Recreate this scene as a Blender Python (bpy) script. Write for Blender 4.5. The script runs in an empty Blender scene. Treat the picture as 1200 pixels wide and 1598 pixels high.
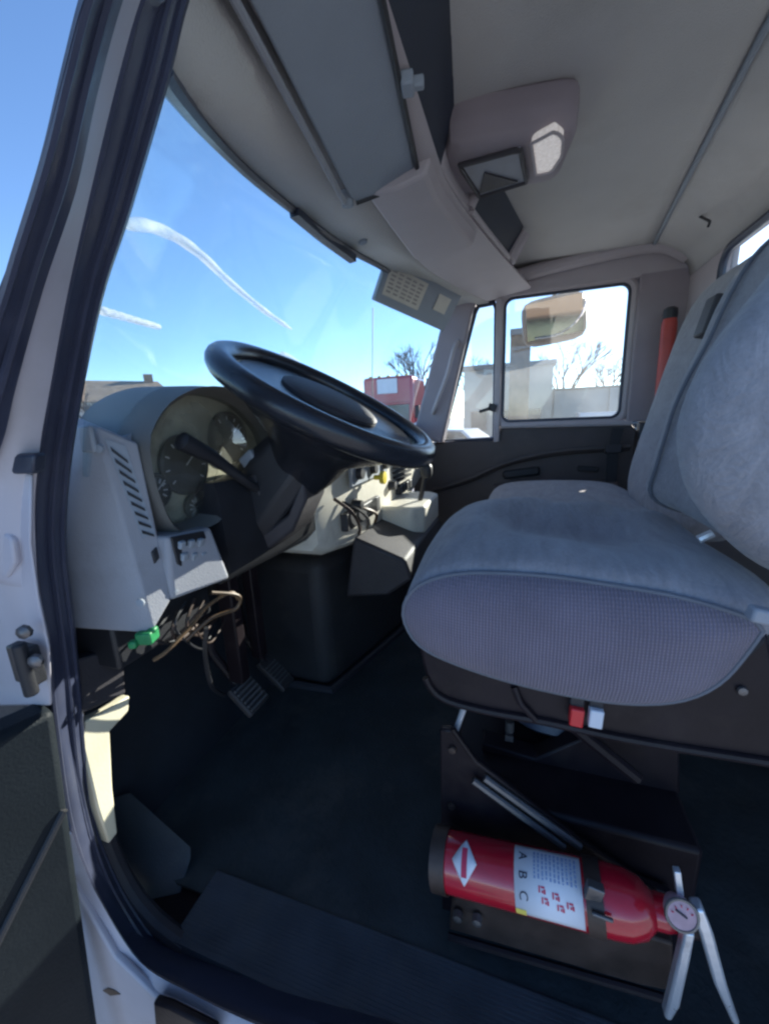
import bpy, bmesh, math, random
from mathutils import Vector, Matrix
random.seed(7)
C = bpy.context.scene.collection
R = math.radians
# ------------------------------------------------------------------ camera model
F = 620.0
CAM = Vector((-1.27, 0.0, 0.90))          # metres; cab floor is z = 0, truck forward is +y
GZ = -1.05                                # ground level
def _cd(px, py): return Vector(((px-600)/F, (799-py)/F, -1))
_X = _cd(810, 645).normalized(); _Yt = _cd(-1277, 736).normalized()
_Z = _X.cross(_Yt).normalized(); _Y = _Z.cross(_X).normalized()
def U(px, py, x=None, y=None, z=None):
    d = _cd(px, py); r = Vector((d.dot(_X), d.dot(_Y), d.dot(_Z)))
    t = (x-CAM.x)/r.x if x is not None else ((y-CAM.y)/r.y if y is not None else (z-CAM.z)/r.z)
    return CAM + r*t
# ------------------------------------------------------------------ materials
def mat(name, col, rough=.6, var=.12, vscale=12, bump=.0, bscale=200, metal=0, spec=.5, coat=0, dirt=None, dscale=4, sheen=0, em=None):
    m = bpy.data.materials.new(name); m.use_nodes = True
    n, l = m.node_tree.nodes, m.node_tree.links
    b = n['Principled BSDF']
    b.inputs['Roughness'].default_value = rough; b.inputs['Metallic'].default_value = metal
    b.inputs['Specular IOR Level'].default_value = spec; b.inputs['Coat Weight'].default_value = coat
    b.inputs['Sheen Weight'].default_value = sheen
    tc = n.new('ShaderNodeTexCoord')
    nz = n.new('ShaderNodeTexNoise'); nz.inputs['Scale'].default_value = vscale; nz.inputs['Detail'].default_value = 6
    l.new(tc.outputs['Object'], nz.inputs['Vector'])
    rp = n.new('ShaderNodeValToRGB')
    c = Vector(col)
    rp.color_ramp.elements[0].position = .3; rp.color_ramp.elements[1].position = .7
    rp.color_ramp.elements[0].color = (*(c*(1-var)), 1); rp.color_ramp.elements[1].color = (*(c*(1+var)), 1)
    l.new(nz.outputs['Fac'], rp.inputs['Fac'])
    out = rp.outputs['Color']
    if dirt:
        n2 = n.new('ShaderNodeTexNoise'); n2.inputs['Scale'].default_value = dscale; n2.inputs['Detail'].default_value = 9; n2.inputs['Roughness'].default_value = .7
        l.new(tc.outputs['Object'], n2.inputs['Vector'])
        r2 = n.new('ShaderNodeValToRGB'); r2.color_ramp.elements[0].position = .52; r2.color_ramp.elements[1].position = .72
        l.new(n2.outputs['Fac'], r2.inputs['Fac'])
        mx = n.new('ShaderNodeMixRGB'); l.new(r2.outputs['Color'], mx.inputs['Fac']); l.new(out, mx.inputs[1]); mx.inputs[2].default_value = (*dirt, 1)
        out = mx.outputs['Color']
    l.new(out, b.inputs['Base Color'])
    mr = n.new('ShaderNodeMapRange'); mr.inputs['To Min'].default_value = max(0, rough-.08); mr.inputs['To Max'].default_value = min(1, rough+.1)
    l.new(nz.outputs['Fac'], mr.inputs['Value']); l.new(mr.outputs['Result'], b.inputs['Roughness'])
    if bump:
        n3 = n.new('ShaderNodeTexNoise'); n3.inputs['Scale'].default_value = bscale; n3.inputs['Detail'].default_value = 3
        l.new(tc.outputs['Object'], n3.inputs['Vector'])
        bp = n.new('ShaderNodeBump'); bp.inputs['Strength'].default_value = bump; bp.inputs['Distance'].default_value = .004
        l.new(n3.outputs['Fac'], bp.inputs['Height']); l.new(bp.outputs['Normal'], b.inputs['Normal'])
    if em:
        b.inputs['Emission Color'].default_value = (*em[0], 1); b.inputs['Emission Strength'].default_value = em[1]
    return m
def weave(m, scale=260, strength=.35, col_amt=.25):
    """knitted upholstery: fine wave rows on top of an existing material"""
    n, l = m.node_tree.nodes, m.node_tree.links
    b = n['Principled BSDF']; tc = n.new('ShaderNodeTexCoord')
    hs = []
    for d in ('Y', 'Z'):
        w = n.new('ShaderNodeTexWave'); w.bands_direction = d; w.inputs['Scale'].default_value = scale/100; w.inputs['Distortion'].default_value = .6; w.inputs['Detail'].default_value = 1
        l.new(tc.outputs['Object'], w.inputs['Vector']); hs.append(w.outputs['Fac'])
    soft = n.new('ShaderNodeMapRange'); soft.inputs['To Min'].default_value = .55; l.new(hs[1], soft.inputs['Value'])
    mm = n.new('ShaderNodeMath'); mm.operation = 'MULTIPLY'; l.new(hs[0], mm.inputs[0]); l.new(soft.outputs[0], mm.inputs[1])
    bp = n.new('ShaderNodeBump'); bp.inputs['Strength'].default_value = strength; bp.inputs['Distance'].default_value = .003
    l.new(mm.outputs[0], bp.inputs['Height']); l.new(bp.outputs['Normal'], b.inputs['Normal'])
    src = b.inputs['Base Color'].links[0].from_socket
    mx = n.new('ShaderNodeMixRGB'); mx.blend_type = 'MULTIPLY'; mx.inputs['Fac'].default_value = col_amt
    l.new(src, mx.inputs[1]); l.new(mm.outputs[0], mx.inputs[2]); l.new(mx.outputs[0], b.inputs['Base Color'])
    return m
def glass(name, tint=(.9, .95, .95), veil=.03, gloss=.06):
    m = bpy.data.materials.new(name); m.use_nodes = True
    n, l = m.node_tree.nodes, m.node_tree.links
    n.remove(n['Principled BSDF']); o = n['Material Output']
    t = n.new('ShaderNodeBsdfTransparent'); t.inputs[0].default_value = (*tint, 1)
    d = n.new('ShaderNodeBsdfTranslucent'); d.inputs[0].default_value = (.9, .9, .9, 1)
    tc = n.new('ShaderNodeTexCoord'); nz = n.new('ShaderNodeTexNoise'); nz.inputs['Scale'].default_value = 5; nz.inputs['Detail'].default_value = 8
    l.new(tc.outputs['Object'], nz.inputs['Vector'])
    mr = n.new('ShaderNodeMapRange'); mr.inputs['From Min'].default_value = .35; mr.inputs['From Max'].default_value = .7; mr.inputs['To Min'].default_value = veil*.6; mr.inputs['To Max'].default_value = veil*1.5
    l.new(nz.outputs['Fac'], mr.inputs['Value'])
    m1 = n.new('ShaderNodeMixShader'); l.new(mr.outputs['Result'], m1.inputs[0]); l.new(t.outputs[0], m1.inputs[1]); l.new(d.outputs[0], m1.inputs[2])
    g = n.new('ShaderNodeBsdfGlossy'); g.inputs['Roughness'].default_value = .02
    m2 = n.new('ShaderNodeMixShader'); m2.inputs[0].default_value = gloss
    l.new(m1.outputs[0], m2.inputs[1]); l.new(g.outputs[0], m2.inputs[2]); l.new(m2.outputs[0], o.inputs['Surface'])
    return m
M = dict(
 dash=mat('dash_plastic', (.30, .31, .345), .55, .05, 9, .2, 380, dirt=(.245, .25, .265), dscale=7),
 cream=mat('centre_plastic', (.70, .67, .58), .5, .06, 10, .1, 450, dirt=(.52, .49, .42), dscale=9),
 dark=mat('dark_plastic', (.020, .021, .026), .5, .2, 14, .15, 350),
 char=mat('charcoal_trim', (.040, .037, .043), .55, .15, 9, .25, 320, dirt=(.056, .051, .054), dscale=5),
 brownblk=mat('brown_black_steel', (.016, .011, .014), .45, .25, 14, .1, 120, spec=.25, dirt=(.032, .024, .023), dscale=8),
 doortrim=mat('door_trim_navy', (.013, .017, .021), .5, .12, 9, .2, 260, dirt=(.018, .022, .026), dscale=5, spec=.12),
 covergrey=mat('cover_grey', (.036, .034, .037), .6, .15, 9, .25, 300, dirt=(.06, .055, .052), dscale=5),
 footgrey=mat('foot_rest_grey', (.085, .09, .095), .65, .12, 9, .25, 300, dirt=(.12, .12, .115), dscale=6),
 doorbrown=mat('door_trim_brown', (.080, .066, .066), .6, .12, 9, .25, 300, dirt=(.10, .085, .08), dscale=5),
 liner=mat('headliner_cloth', (.54, .52, .50), .95, .07, 3, .5, 300, spec=.15, dirt=(.48, .46, .435), dscale=2),
 console=mat('overhead_plastic', (.47, .42, .43), .6, .05, 7, .12, 380, spec=.3),
 podplastic=mat('pod_plastic', (.33, .285, .305), .6, .06, 8, .15, 380, spec=.3),
 visor=mat('visor_vinyl', (.29, .325, .37), .6, .05, 8, .2, 300, spec=.3),
 recess=mat('navy_recess', (.020, .028, .048), .6, .15, 10, .1),
 white=mat('white_truck_paint', (.47, .455, .51), .48, .03, 5, 0, coat=.0, dirt=(.40, .385, .41), dscale=3),
 rubber=mat('black_rubber', (.028, .036, .062), .38, .2, 20, .1, 90, dirt=(.042, .050, .075), dscale=9),
 sealrubber=mat('seal_rubber', (.046, .054, .092), .34, .12, 14, .1, 90, dirt=(.062, .068, .10), dscale=7),
 floor=mat('rubber_mat', (.036, .046, .050), .65, .3, 9, .5, 90, dirt=(.085, .088, .082), dscale=4),
 sill=mat('sill_tread', (.078, .088, .102), .6, .2, 14, .2, 200, dirt=(.105, .11, .112), dscale=5, spec=.3),
 kick=mat('kick_sun_patch', (.72, .67, .50), .6, .06, 10, .1),  # pale yellow stands in for sunlight falling on the kick panel
 firewall=mat('firewall_mat', (.022, .024, .030), .8, .3, 9, .3, 90),
 seat=mat('seat_velour', (.285, .270, .290), .92, .06, 9, .5, 330, spec=.15, sheen=.25, dirt=(.238, .226, .244), dscale=5),
 seatside=mat('seat_knit', (.275, .232, .292), .9, .10, 12, 0, spec=.15, sheen=.2),
 piping=mat('seat_piping', (.15, .155, .18), .75, .08, 30),
 wheel=mat('wheel_vinyl', (.018, .020, .026), .22, .15, 20, .12, 300),
 red=mat('red_enamel', (.50, .012, .030), .22, .1, 10, 0, coat=.6, dirt=(.40, .012, .024), dscale=7),
 strap=mat('bracket_strap', (.065, .045, .038), .5, .35, 20, .15, 90, metal=.3),
 label=mat('paper_label', (.74, .75, .80), .5, .06, 15),
 ink=mat('black_ink', (.03, .03, .05), .6), inkred=mat('red_ink', (.60, .04, .10), .6), inkblue=mat('blue_ink', (.25, .34, .55), .6), inkyel=mat('yellow_ink', (.75, .62, .12), .6),
 alu=mat('pale_metal_lever', (.74, .78, .84), .28, .08, 20, .1, 120, metal=.6, dirt=(.4, .42, .46), dscale=14),
 steel=mat('dull_steel', (.17, .165, .17), .45, .2, 20, .1, metal=.8),
 gaugeface=mat('gauge_pink', (.46, .30, .35), .4, .15, 60),
 lens=mat('lamp_lens', (.70, .66, .64), .25, .25, 90, .3, 180, em=((1, .93, .9), .10)),
 buttonred=mat('red_button', (.62, .03, .035), .35), buttonwhite=mat('white_button', (.66, .68, .74), .4),
 dial=mat('dial_face', (.11, .11, .105), .4, .2, 40),
 cluster=mat('gauge_cluster_face', (.55, .54, .46), .45, .3, 22, .1, dirt=(.26, .26, .25), dscale=14),
 hood=mat('cluster_hood', (.15, .148, .14), .6, .1, 12, .15, 300),
 wire=mat('brown_wire', (.14, .085, .045), .5, .3, 30), green=mat('green_connector', (.02, .22, .075), .45, .25, 60),
 yellow=mat('yellow_knob', (.62, .50, .05), .4),
 warn=mat('visor_label', (.60, .57, .50), .6, .05, 20), warnink=mat('label_print', (.34, .32, .30), .7),
 flare=mat('orange_red_tube', (.45, .06, .045), .4, .12, 14),
 asphalt=mat('parking_concrete', (.40, .39, .375), .9, .15, .8, .3, 6, dirt=(.33, .32, .31), dscale=.2),
 stucco=mat('tan_stucco', (.46, .41, .34), .9, .08, 1.5, .2, 30), stucco2=mat('cream_wall', (.52, .49, .44), .9, .08, 1.2, .2, 30),
 trim=mat('building_trim', (.30, .26, .22), .8), windowdark=mat('dark_window', (.03, .035, .045), .1, .1),
 roofbrown=mat('brown_shingle', (.27, .20, .14), .9, .25, 2, .3, 20),
 bark=mat('grey_bark', (.15, .12, .10), .95, .25, 4, .3, 20),
 redpaint=mat('red_truck_paint', (.42, .02, .03), .3, .06, 2, 0, coat=.5),
 carwhite=mat('silver_car_paint', (.55, .56, .58), .3, .04, 2, 0, coat=.5), carblue=mat('dark_car_paint', (.07, .09, .14), .3, .06, 2, 0, coat=.5), carbeige=mat('beige_car_paint', (.45, .41, .35), .3, .05, 2, 0, coat=.5),
 tyre=mat('tyre_rubber', (.02, .02, .02), .85),
 brick=mat('brown_masonry', (.30, .19, .11), .9, .2, 3, .2, 20),
 mirrorback=mat('tan_mirror_shell', (.24, .185, .135), .5, .1, 6), chrome=mat('chrome', (.8, .8, .78), .08, .02, 5, metal=1),
 glass=glass('windshield_glass', (.90, .95, .96), .05, .03), glass2=glass('door_glass', (.93, .965, .97), .035, .03), lensglass=glass('hazy_gauge_lens', (.92, .92, .86), .26, .10), mirrorg=mat('mirror_glass', (.17, .13, .09), .10, .02, 5, metal=1),
)
weave(M['seatside'], 7600, .8, .40)
def nap(m):
    """brushed velour: streaky nap, pressed patches and a fine cloth grain"""
    n, l = m.node_tree.nodes, m.node_tree.links
    b = n['Principled BSDF']; tc = n.new('ShaderNodeTexCoord')
    mp = n.new('ShaderNodeMapping'); mp.inputs['Scale'].default_value = (5, 16, 9); l.new(tc.outputs['Object'], mp.inputs['Vector'])
    a = n.new('ShaderNodeTexNoise'); a.inputs['Scale'].default_value = 1.6; a.inputs['Detail'].default_value = 5; a.inputs['Distortion'].default_value = 1.5; l.new(mp.outputs[0], a.inputs['Vector'])
    c = n.new('ShaderNodeTexNoise'); c.inputs['Scale'].default_value = 230; c.inputs['Detail'].default_value = 2; l.new(tc.outputs['Object'], c.inputs['Vector'])
    src = b.inputs['Base Color'].links[0].from_socket
    for nz_, lo_, hi_ in ((a, .84, 1.13), (c, .93, 1.07)):
        mr_ = n.new('ShaderNodeMapRange'); mr_.inputs['From Min'].default_value = .3; mr_.inputs['From Max'].default_value = .7
        mr_.inputs['To Min'].default_value = lo_; mr_.inputs['To Max'].default_value = hi_; l.new(nz_.outputs['Fac'], mr_.inputs['Value'])
        mx_ = n.new('ShaderNodeVectorMath'); mx_.operation = 'SCALE'; l.new(src, mx_.inputs[0]); l.new(mr_.outputs[0], mx_.inputs['Scale']); src = mx_.outputs[0]
    l.new(src, b.inputs['Base Color'])
    # wrinkles: broad soft creases plus grain
    w_ = n.new('ShaderNodeTexNoise'); w_.inputs['Scale'].default_value = 2.2; w_.inputs['Detail'].default_value = 3; w_.inputs['Distortion'].default_value = 2.2; l.new(mp.outputs[0], w_.inputs['Vector'])
    b1 = n.new('ShaderNodeBump'); b1.inputs['Strength'].default_value = .2; b1.inputs['Distance'].default_value = .03; l.new(w_.outputs['Fac'], b1.inputs['Height'])
    b2 = n.new('ShaderNodeBump'); b2.inputs['Strength'].default_value = .3; b2.inputs['Distance'].default_value = .003; l.new(c.outputs['Fac'], b2.inputs['Height']); l.new(b1.outputs[0], b2.inputs['Normal'])
    l.new(b2.outputs[0], b.inputs['Normal'])
nap(M['seat'])
# ------------------------------------------------------------------ mesh helpers
def obj(name, vf, m, parent=None, smooth=35, bevel=0, bseg=2, sub=0, solid=0):
    v, f = vf
    me = bpy.data.meshes.new(name); me.from_pydata([tuple(p) for p in v], [], f); 
    bm = bmesh.new(); bm.from_mesh(me)
    bmesh.ops.remove_doubles(bm, verts=bm.verts, dist=1e-5)
    bmesh.ops.recalc_face_normals(bm, faces=bm.faces); bm.to_mesh(me); bm.free()
    o = bpy.data.objects.new(name, me); C.objects.link(o)
    if parent:
        o.parent = parent
        p, acc = parent, Vector((0, 0, 0))
        while p: acc += p.location; p = p.parent
        o.location = -acc if True else o.location
    if m: me.materials.append(M[m] if isinstance(m, str) else m)
    if smooth:
        for p in me.polygons: p.use_smooth = True
        me.set_sharp_from_angle(angle=R(smooth))
    if solid:
        s = o.modifiers.new('thickness', 'SOLIDIFY'); s.thickness = solid; s.offset = 0
    if bevel:
        b = o.modifiers.new('bevel', 'BEVEL'); b.width = bevel; b.segments = bseg; b.limit_method = 'ANGLE'; b.angle_limit = R(30)
        b.harden_normals = False
    if sub:
        s = o.modifiers.new('sub', 'SUBSURF'); s.levels = sub; s.render_levels = sub
    return o
def thing(name, label, cat, loc, group=None):
    o = bpy.data.objects.new(name, None); C.objects.link(o); o.location = loc; o.empty_display_size = .1
    o['label'] = label; o['category'] = cat
    if group: o['group'] = group
    return o
def tag(o, label, cat, group=None):
    o['label'] = label; o['category'] = cat
    if group: o['group'] = group
    return o
def struct(o, kind='structure'): o['kind'] = kind; return o
def join(*vfs):
    V, Fs = [], []
    for v, f in vfs:
        k = len(V); V += [Vector(p) for p in v]; Fs += [tuple(i+k for i in q) for q in f]
    return V, Fs
def box(x0, x1, y0, y1, z0, z1):
    v = [Vector(p) for p in ((x0,y0,z0),(x1,y0,z0),(x1,y1,z0),(x0,y1,z0),(x0,y0,z1),(x1,y0,z1),(x1,y1,z1),(x0,y1,z1))]
    return v, [(0,3,2,1),(4,5,6,7),(0,1,5,4),(1,2,6,5),(2,3,7,6),(3,0,4,7)]
def prism(poly, d):
    poly = [Vector(p) for p in poly]; d = Vector(d); n = len(poly)
    return poly+[p+d for p in poly], [tuple(range(n)), tuple(range(2*n-1, n-1, -1))]+[(i, (i+1) % n, n+(i+1) % n, n+i) for i in range(n)]
def yzprism(pts, x0, x1): return prism([(x0, a, b) for a, b in pts], (x1-x0, 0, 0))
def loft(rings, closed=True, caps=True):
    n = len(rings[0]); V = [Vector(p) for r in rings for p in r]; Fs = []
    for i in range(len(rings)-1):
        for j in range(n if closed else n-1):
            k = (j+1) % n
            Fs.append((i*n+j, i*n+k, (i+1)*n+k, (i+1)*n+j))
    if caps and closed:
        Fs.append(tuple(range(n-1, -1, -1))); Fs.append(tuple((len(rings)-1)*n+j for j in range(n)))
    return V, Fs
def spline(pts, n=40, closed=False):
    pts = [Vector(p) for p in pts]; m = len(pts); out = []
    segs = m if closed else m-1
    for s in range(segs):
        g = lambda i: pts[i % m] if closed else pts[max(0, min(m-1, i))]
        p0, p1, p2, p3 = g(s-1), g(s), g(s+1), g(s+2)
        k = max(1, n//segs)
        for j in range(k):
            t = j/k
            out.append(.5*((2*p1)+(p2-p0)*t+(2*p0-5*p1+4*p2-p3)*t*t+(3*p1-p0-3*p2+p3)*t**3))
    if not closed: out.append(pts[-1])
    return out
def tube(path, r, n=10, closed=False, caps=True, flat=1.0, up=None):
    path = [Vector(p) for p in path]; m = len(path); rings = []
    T0 = (path[1]-path[0]).normalized()
    N = Vector(up) if up else T0.orthogonal()
    for i, p in enumerate(path):
        a = path[(i-1) % m] if (closed or i) else p; b = path[(i+1) % m] if (closed or i < m-1) else p
        T = (b-a).normalized(); N = (N-T*N.dot(T)); N = N.normalized() if N.length > 1e-6 else T.orthogonal().normalized(); B = T.cross(N)
        rr = r[i] if isinstance(r, (list, tuple)) else r
        rings.append([p+(N*math.cos(2*math.pi*j/n)*flat+B*math.sin(2*math.pi*j/n))*rr for j in range(n)])
    if closed: rings.append(rings[0]); return loft(rings, True, False)
    return loft(rings, True, caps)
def lathe(prof, o, d, n=32, up=None):
    d = Vector(d).normalized(); o = Vector(o); a = d.orthogonal().normalized(); b = d.cross(a)
    return loft([[o+d*h+(a*math.cos(2*math.pi*j/n)+b*math.sin(2*math.pi*j/n))*max(r, 1e-4) for j in range(n)] for h, r in prof], True, True)
def pillow(c, h, n=4, seg=14, deform=None, rot=None):
    V, Fs = [], []
    def face(ax, sg):
        k = len(V); u, w = [(1, 2), (2, 0), (0, 1)][ax]
        for i in range(seg+1):
            for j in range(seg+1):
                p = [0, 0, 0]; p[ax] = sg
                p[u] = math.tan((i/seg*2-1)*.78)/math.tan(.78); p[w] = math.tan((j/seg*2-1)*.78)/math.tan(.78)
                s = sum(abs(q)**n for q in p)**(-1/n); q = Vector([q*s for q in p])
                if deform: q = deform(q)
                q = Vector((q.x*h[0], q.y*h[1], q.z*h[2]))
                V.append(q)
        for i in range(seg):
            for j in range(seg):
                a = k+i*(seg+1)+j; Fs.append((a, a+seg+1, a+seg+2, a+1))
    for ax in range(3):
        for sg in (-1, 1): face(ax, sg)
    rot = rot or Matrix.Identity(3); c = Vector(c)
    return [rot @ v+c for v in V], Fs
def obox(c, h, rot): v, f = box(-h[0], h[0], -h[1], h[1], -h[2], h[2]); return [rot @ p+Vector(c) for p in v], f
def rz(a): return Matrix.Rotation(R(a), 3, 'Z')
def rx(a): return Matrix.Rotation(R(a), 3, 'X')
def ry(a): return Matrix.Rotation(R(a), 3, 'Y')
def lerp(a, b, t): return Vector(a)*(1-t)+Vector(b)*t
def resample(pts, n, closed=True):
    pts = [Vector(p) for p in pts]; q = pts+[pts[0]] if closed else pts
    L = [0]
    for i in range(len(q)-1): L.append(L[-1]+(q[i+1]-q[i]).length)
    out = []
    for k in range(n):
        s = L[-1]*k/(n if closed else n-1); i = 0
        while i < len(L)-2 and L[i+1] < s: i += 1
        out.append(q[i].lerp(q[i+1], (s-L[i])/max(1e-9, L[i+1]-L[i])))
    return out
# ================================================================== TRUCK CAB
cab = thing('truck_cab', 'open white truck cab with grey roof lining, black rubber floor and tall windshield', 'truck cab', (0, 0, GZ))
# --- floor, sill, firewall
def floor_h(x, y): return .002*math.sin(x*31)*math.sin(y*23)
nx, ny = 40, 36
fv = [(-.83+1.75*i/nx, -.68+1.66*j/ny, floor_h(-.83+1.75*i/nx, -.68+1.66*j/ny)) for i in range(nx+1) for j in range(ny+1)]
ff = [(i*(ny+1)+j, (i+1)*(ny+1)+j, (i+1)*(ny+1)+j+1, i*(ny+1)+j+1) for i in range(nx) for j in range(ny)]
obj('floor_mat', (fv, ff), 'floor', cab, solid=.01)
obj('floor_pan', box(-.95, .95, -.70, 1.0, -.14, -.02), 'brownblk', cab)
# ribbed sill tread: narrow ribs run along the door opening
sv = []
prof = []
k = 0
for i in range(19):
    xx = -.905+.006*i; prof += [(xx, .0100), (xx+.0035, .0100), (xx+.0042, .0090), (xx+.0055, .0090)]
prof = [(-.912, -.01)]+[(-.910, .010)]+prof+[(-.79, .006), (-.775, -.004), (-.775, -.012)]
obj('sill_plate', loft([[Vector((a, yy, b)) for a, b in prof] for yy in (-.66, -.3, 0, .3, .56)], True, True), 'sill', cab, smooth=20)
for (a, b) in ((.31, -.845), (-.02, -.86)):
    pass
obj('firewall', box(-.93, .93, .96, 1.0, -.02, .86), 'firewall', cab)
tb = [(-.86, .96, .36), (-.20, .96, .36), (-.20, .80, 0.006), (-.86, .80, .006)]
obj('toe_board', prism(tb, (0, .03, -.01)), 'firewall', cab)
# engine cover in the middle of the cab
d0 = Vector((-.215, .585, 0)); d1 = Vector((.45, .40, 0))
obj('engine_cover', prism([d0, d1, (.55, .40, 0), (.60, .95, 0), (-.20, .95, 0)], (0, 0, .47)), 'covergrey', cab, bevel=.045, bseg=4)
obj('cover_flange', tube([d0+Vector((-.02, .3, .012)), d0+Vector((-.008, -.008, .012)), d1+Vector((0, -.012, .012))], .016, 8), 'char', cab)
# side kick panel under the dash (driver side) and a pale piece shaped as a sun patch
obj('kick_panel', yzprism([(.70, .01), (.98, .01), (.98, .86), (.70, .86)], -.95, -.885), 'char', cab, bevel=.006)
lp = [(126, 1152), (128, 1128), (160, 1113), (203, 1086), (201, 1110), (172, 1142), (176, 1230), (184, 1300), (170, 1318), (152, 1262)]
obj('kick_sun_patch', prism([U(a, b, y=.655) for a, b in lp], (0, .02, 0)), 'kick', cab, bevel=.003)
obj('jamb_block', prism([U(a, b, y=.645) for a, b in ((120, 1030), (192, 1008), (197, 1083), (122, 1118))], (0, .03, 0)), 'char', cab, bevel=.004)
# dead pedal / step at the sill's front corner
dp = [U(175, 1240, z=.10), U(205, 1232, z=.11), U(300, 1318, z=.055), U(300, 1345, z=.03), U(235, 1375, z=.012), U(190, 1330, z=.03)]
obj('foot_rest', prism([dp[0], dp[1], dp[2], dp[3], dp[4], dp[5]], (-.03, .01, -.06)), 'footgrey', cab, bevel=.010, bseg=3)
obj('sill_corner_trim', tube(spline([U(150, 1230, x=-.90), U(165, 1310, x=-.90), U(200, 1385, x=-.90), U(240, 1435, x=-.90), U(290, 1475, x=-.90)], 20), .016, 10), 'char', cab)
# pedals
for nm, c, a, L_ in (('brake_pedal', U(388, 1085, y=.60), 45, .2), ('accelerator_pedal', U(430, 1050, y=.66), 42, .2)):
    p = obj(nm, obox(c, (.036 if 'b' == nm[0] else .028, .04 if 'b' == nm[0] else .055, .008), rx(a)), 'covergrey', cab, bevel=.004)
    ribs = [obox(Vector(c)+rx(a) @ Vector((0, -.03+.0115*k, .009)), (.03 if 'b' == nm[0] else .023, .0022, .004), rx(a)) for k in range(6)]
    obj('pad_ribs', join(*ribs), 'footgrey', p)
    obj('pedal_arm', tube([Vector(c)+Vector((0, .01, 0)), Vector(c)+Vector((0, .09, .10)), Vector(c)+Vector((0.01, .12, .32))], .010, 8), 'steel' if 0 else 'brownblk', p)
# --- windshield surface
WT = [U(262,135,x=-.86), U(330,215,x=-.68), U(400,282,x=-.5), U(480,345,x=-.25), U(545,390,x=0), U(600,420,x=.3), U(650,455,x=.6), U(690,480,x=.84)]
WT = spline([WT[0]+Vector((-.03, -.02, -.01))]+WT+[WT[-1]+Vector((.05, -.03, -.01))], 40)
def WB(x): return Vector((max(-.88, min(.88, x)), .70-.13*(min(.88, abs(x))/.88)**2.2, .84))
ws_rings = []
for p in WT:
    b = WB(p.x)
    ws_rings.append([b.lerp(p, s/8)+Vector((0, .03*math.sin(math.pi*s/8), 0)) for s in range(9)])
obj('windshield', loft(ws_rings, False, False), 'glass', cab, smooth=80, solid=.005)
obj('windshield_gasket', tube([p+Vector((0, .0, .004)) for p in WT], .012, 8), 'rubber', cab)
obj('cowl_gasket', tube([WB(p.x) for p in WT if abs(p.x) < .85], .014, 8), 'rubber', cab)
# --- header lining from the windshield top to the overhead console
def con_y(x): return .365-.02*((x+.3)/.6)**2 if x < .2 else .352-.18*((x-.2)/.7)**1.3   # front lower edge of the console
R0 = WT
def hx(i): return WT[i].x
def ring_mid(p): return Vector((p.x, (p.y+con_y(p.x))/2-.01, max(p.z, 1.30)+.02))
def ring_con(p): return Vector((p.x, con_y(p.x)-.02, 1.405+.03*max(0, p.x)))
obj('header_lining', loft([[p+Vector((0, -.004, .008)), ring_mid(p), ring_con(p)] for p in WT], False, False), 'liner', cab, smooth=70, solid=.012)
# a black sensor strip on the windshield's top edge, behind the glass
sp = [U(455, 322, x=-.33), U(500, 362, x=-.15), U(548, 398, x=.02)]
obj('windshield_top_strip', loft([[p+Vector((0, .008, .006)), p+Vector((0, -.018, .0)), p+Vector((0, -.016, -.020)), p+Vector((0, .006, -.022))] for p in resample(sp, 8, False)], True, True), 'rubber', cab)
# --- ceiling
def ceil_z(x, y): return 1.565+.012*math.cos(x*1.7)-.02*max(0, (y-.0))/.2
xs = [-.95+1.83*i/24 for i in range(25)]; ys = [.24-.68*j/14 for j in range(15)]
def rear_y(x): return -.40-.10*max(0, x+.2)
cv, cf = [], []
for i, x in enumerate(xs):
    for j in range(15):
        y = .24+(rear_y(x)-.24)*j/14
        cv.append((x, y, ceil_z(x, y)))
for i in range(24):
    for j in range(14): cf.append((i*15+j, (i+1)*15+j, (i+1)*15+j+1, i*15+j+1))
obj('roof_lining', (cv, cf), 'liner', cab, smooth=80, solid=.012)
# rear cove between the roof lining and the back wall, with a seam welt
cove = []
for x in xs:
    y0 = rear_y(x)
    cove.append([(x, y0-.004, ceil_z(x, y0)-.004), (x, y0-.03, ceil_z(x, y0)-.012), (x, y0-.08, 1.53), (x, -.61, 1.51), (x, -.65, 1.47), (x, -.662, 1.43)])
obj('rear_cove', loft(cove, False, False), 'liner', cab, smooth=80, solid=.01)
obj('roof_welt', tube([(x, rear_y(x)-.004, ceil_z(x, rear_y(x))-.008) for x in xs], .0075, 8), 'visor', cab)
obj('roof_shell', join(box(-1.0, 1.0, -.74, .34, 1.61, 1.65), prism([(-1.0, .34, 1.61), (1.0, .34, 1.61), (1.0, .34, 1.65), (-1.0, .34, 1.65)], (0, .22, -.10))), 'white', cab, bevel=.01)
hk = U(1185, 165, y=-.55)
h = obj('coat_hook', tube(spline([hk+Vector((0, -.02, .01)), hk+Vector((0, .01, 0)), hk+Vector((.01, .02, -.02)), hk+Vector((.02, .015, -.03)), hk+Vector((.03, .03, -.02))], 16), .006, 8), 'dark', cab)
obj('coat_hook', tube(spline([hk+Vector((-.02, -.02, -.02)), hk+Vector((-.03, .01, -.03)), hk+Vector((-.02, .02, -.045)), hk+Vector((0, .03, -.04))], 12), .006, 8), 'dark', cab)
g0 = [U(1082, 332, y=-.56), U(1108, 345, y=-.56)]
obj('lining_clip', tube([g0[0], g0[1], g0[1]+Vector((.01, 0, -.012))], .004, 6), 'dark', cab)
obj('lining_button', lathe([(0, .008), (.004, .006), (.005, .0001)], U(1122, 262, y=-.56), (0, 1, -.6), 12), 'visor', cab)
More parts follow.
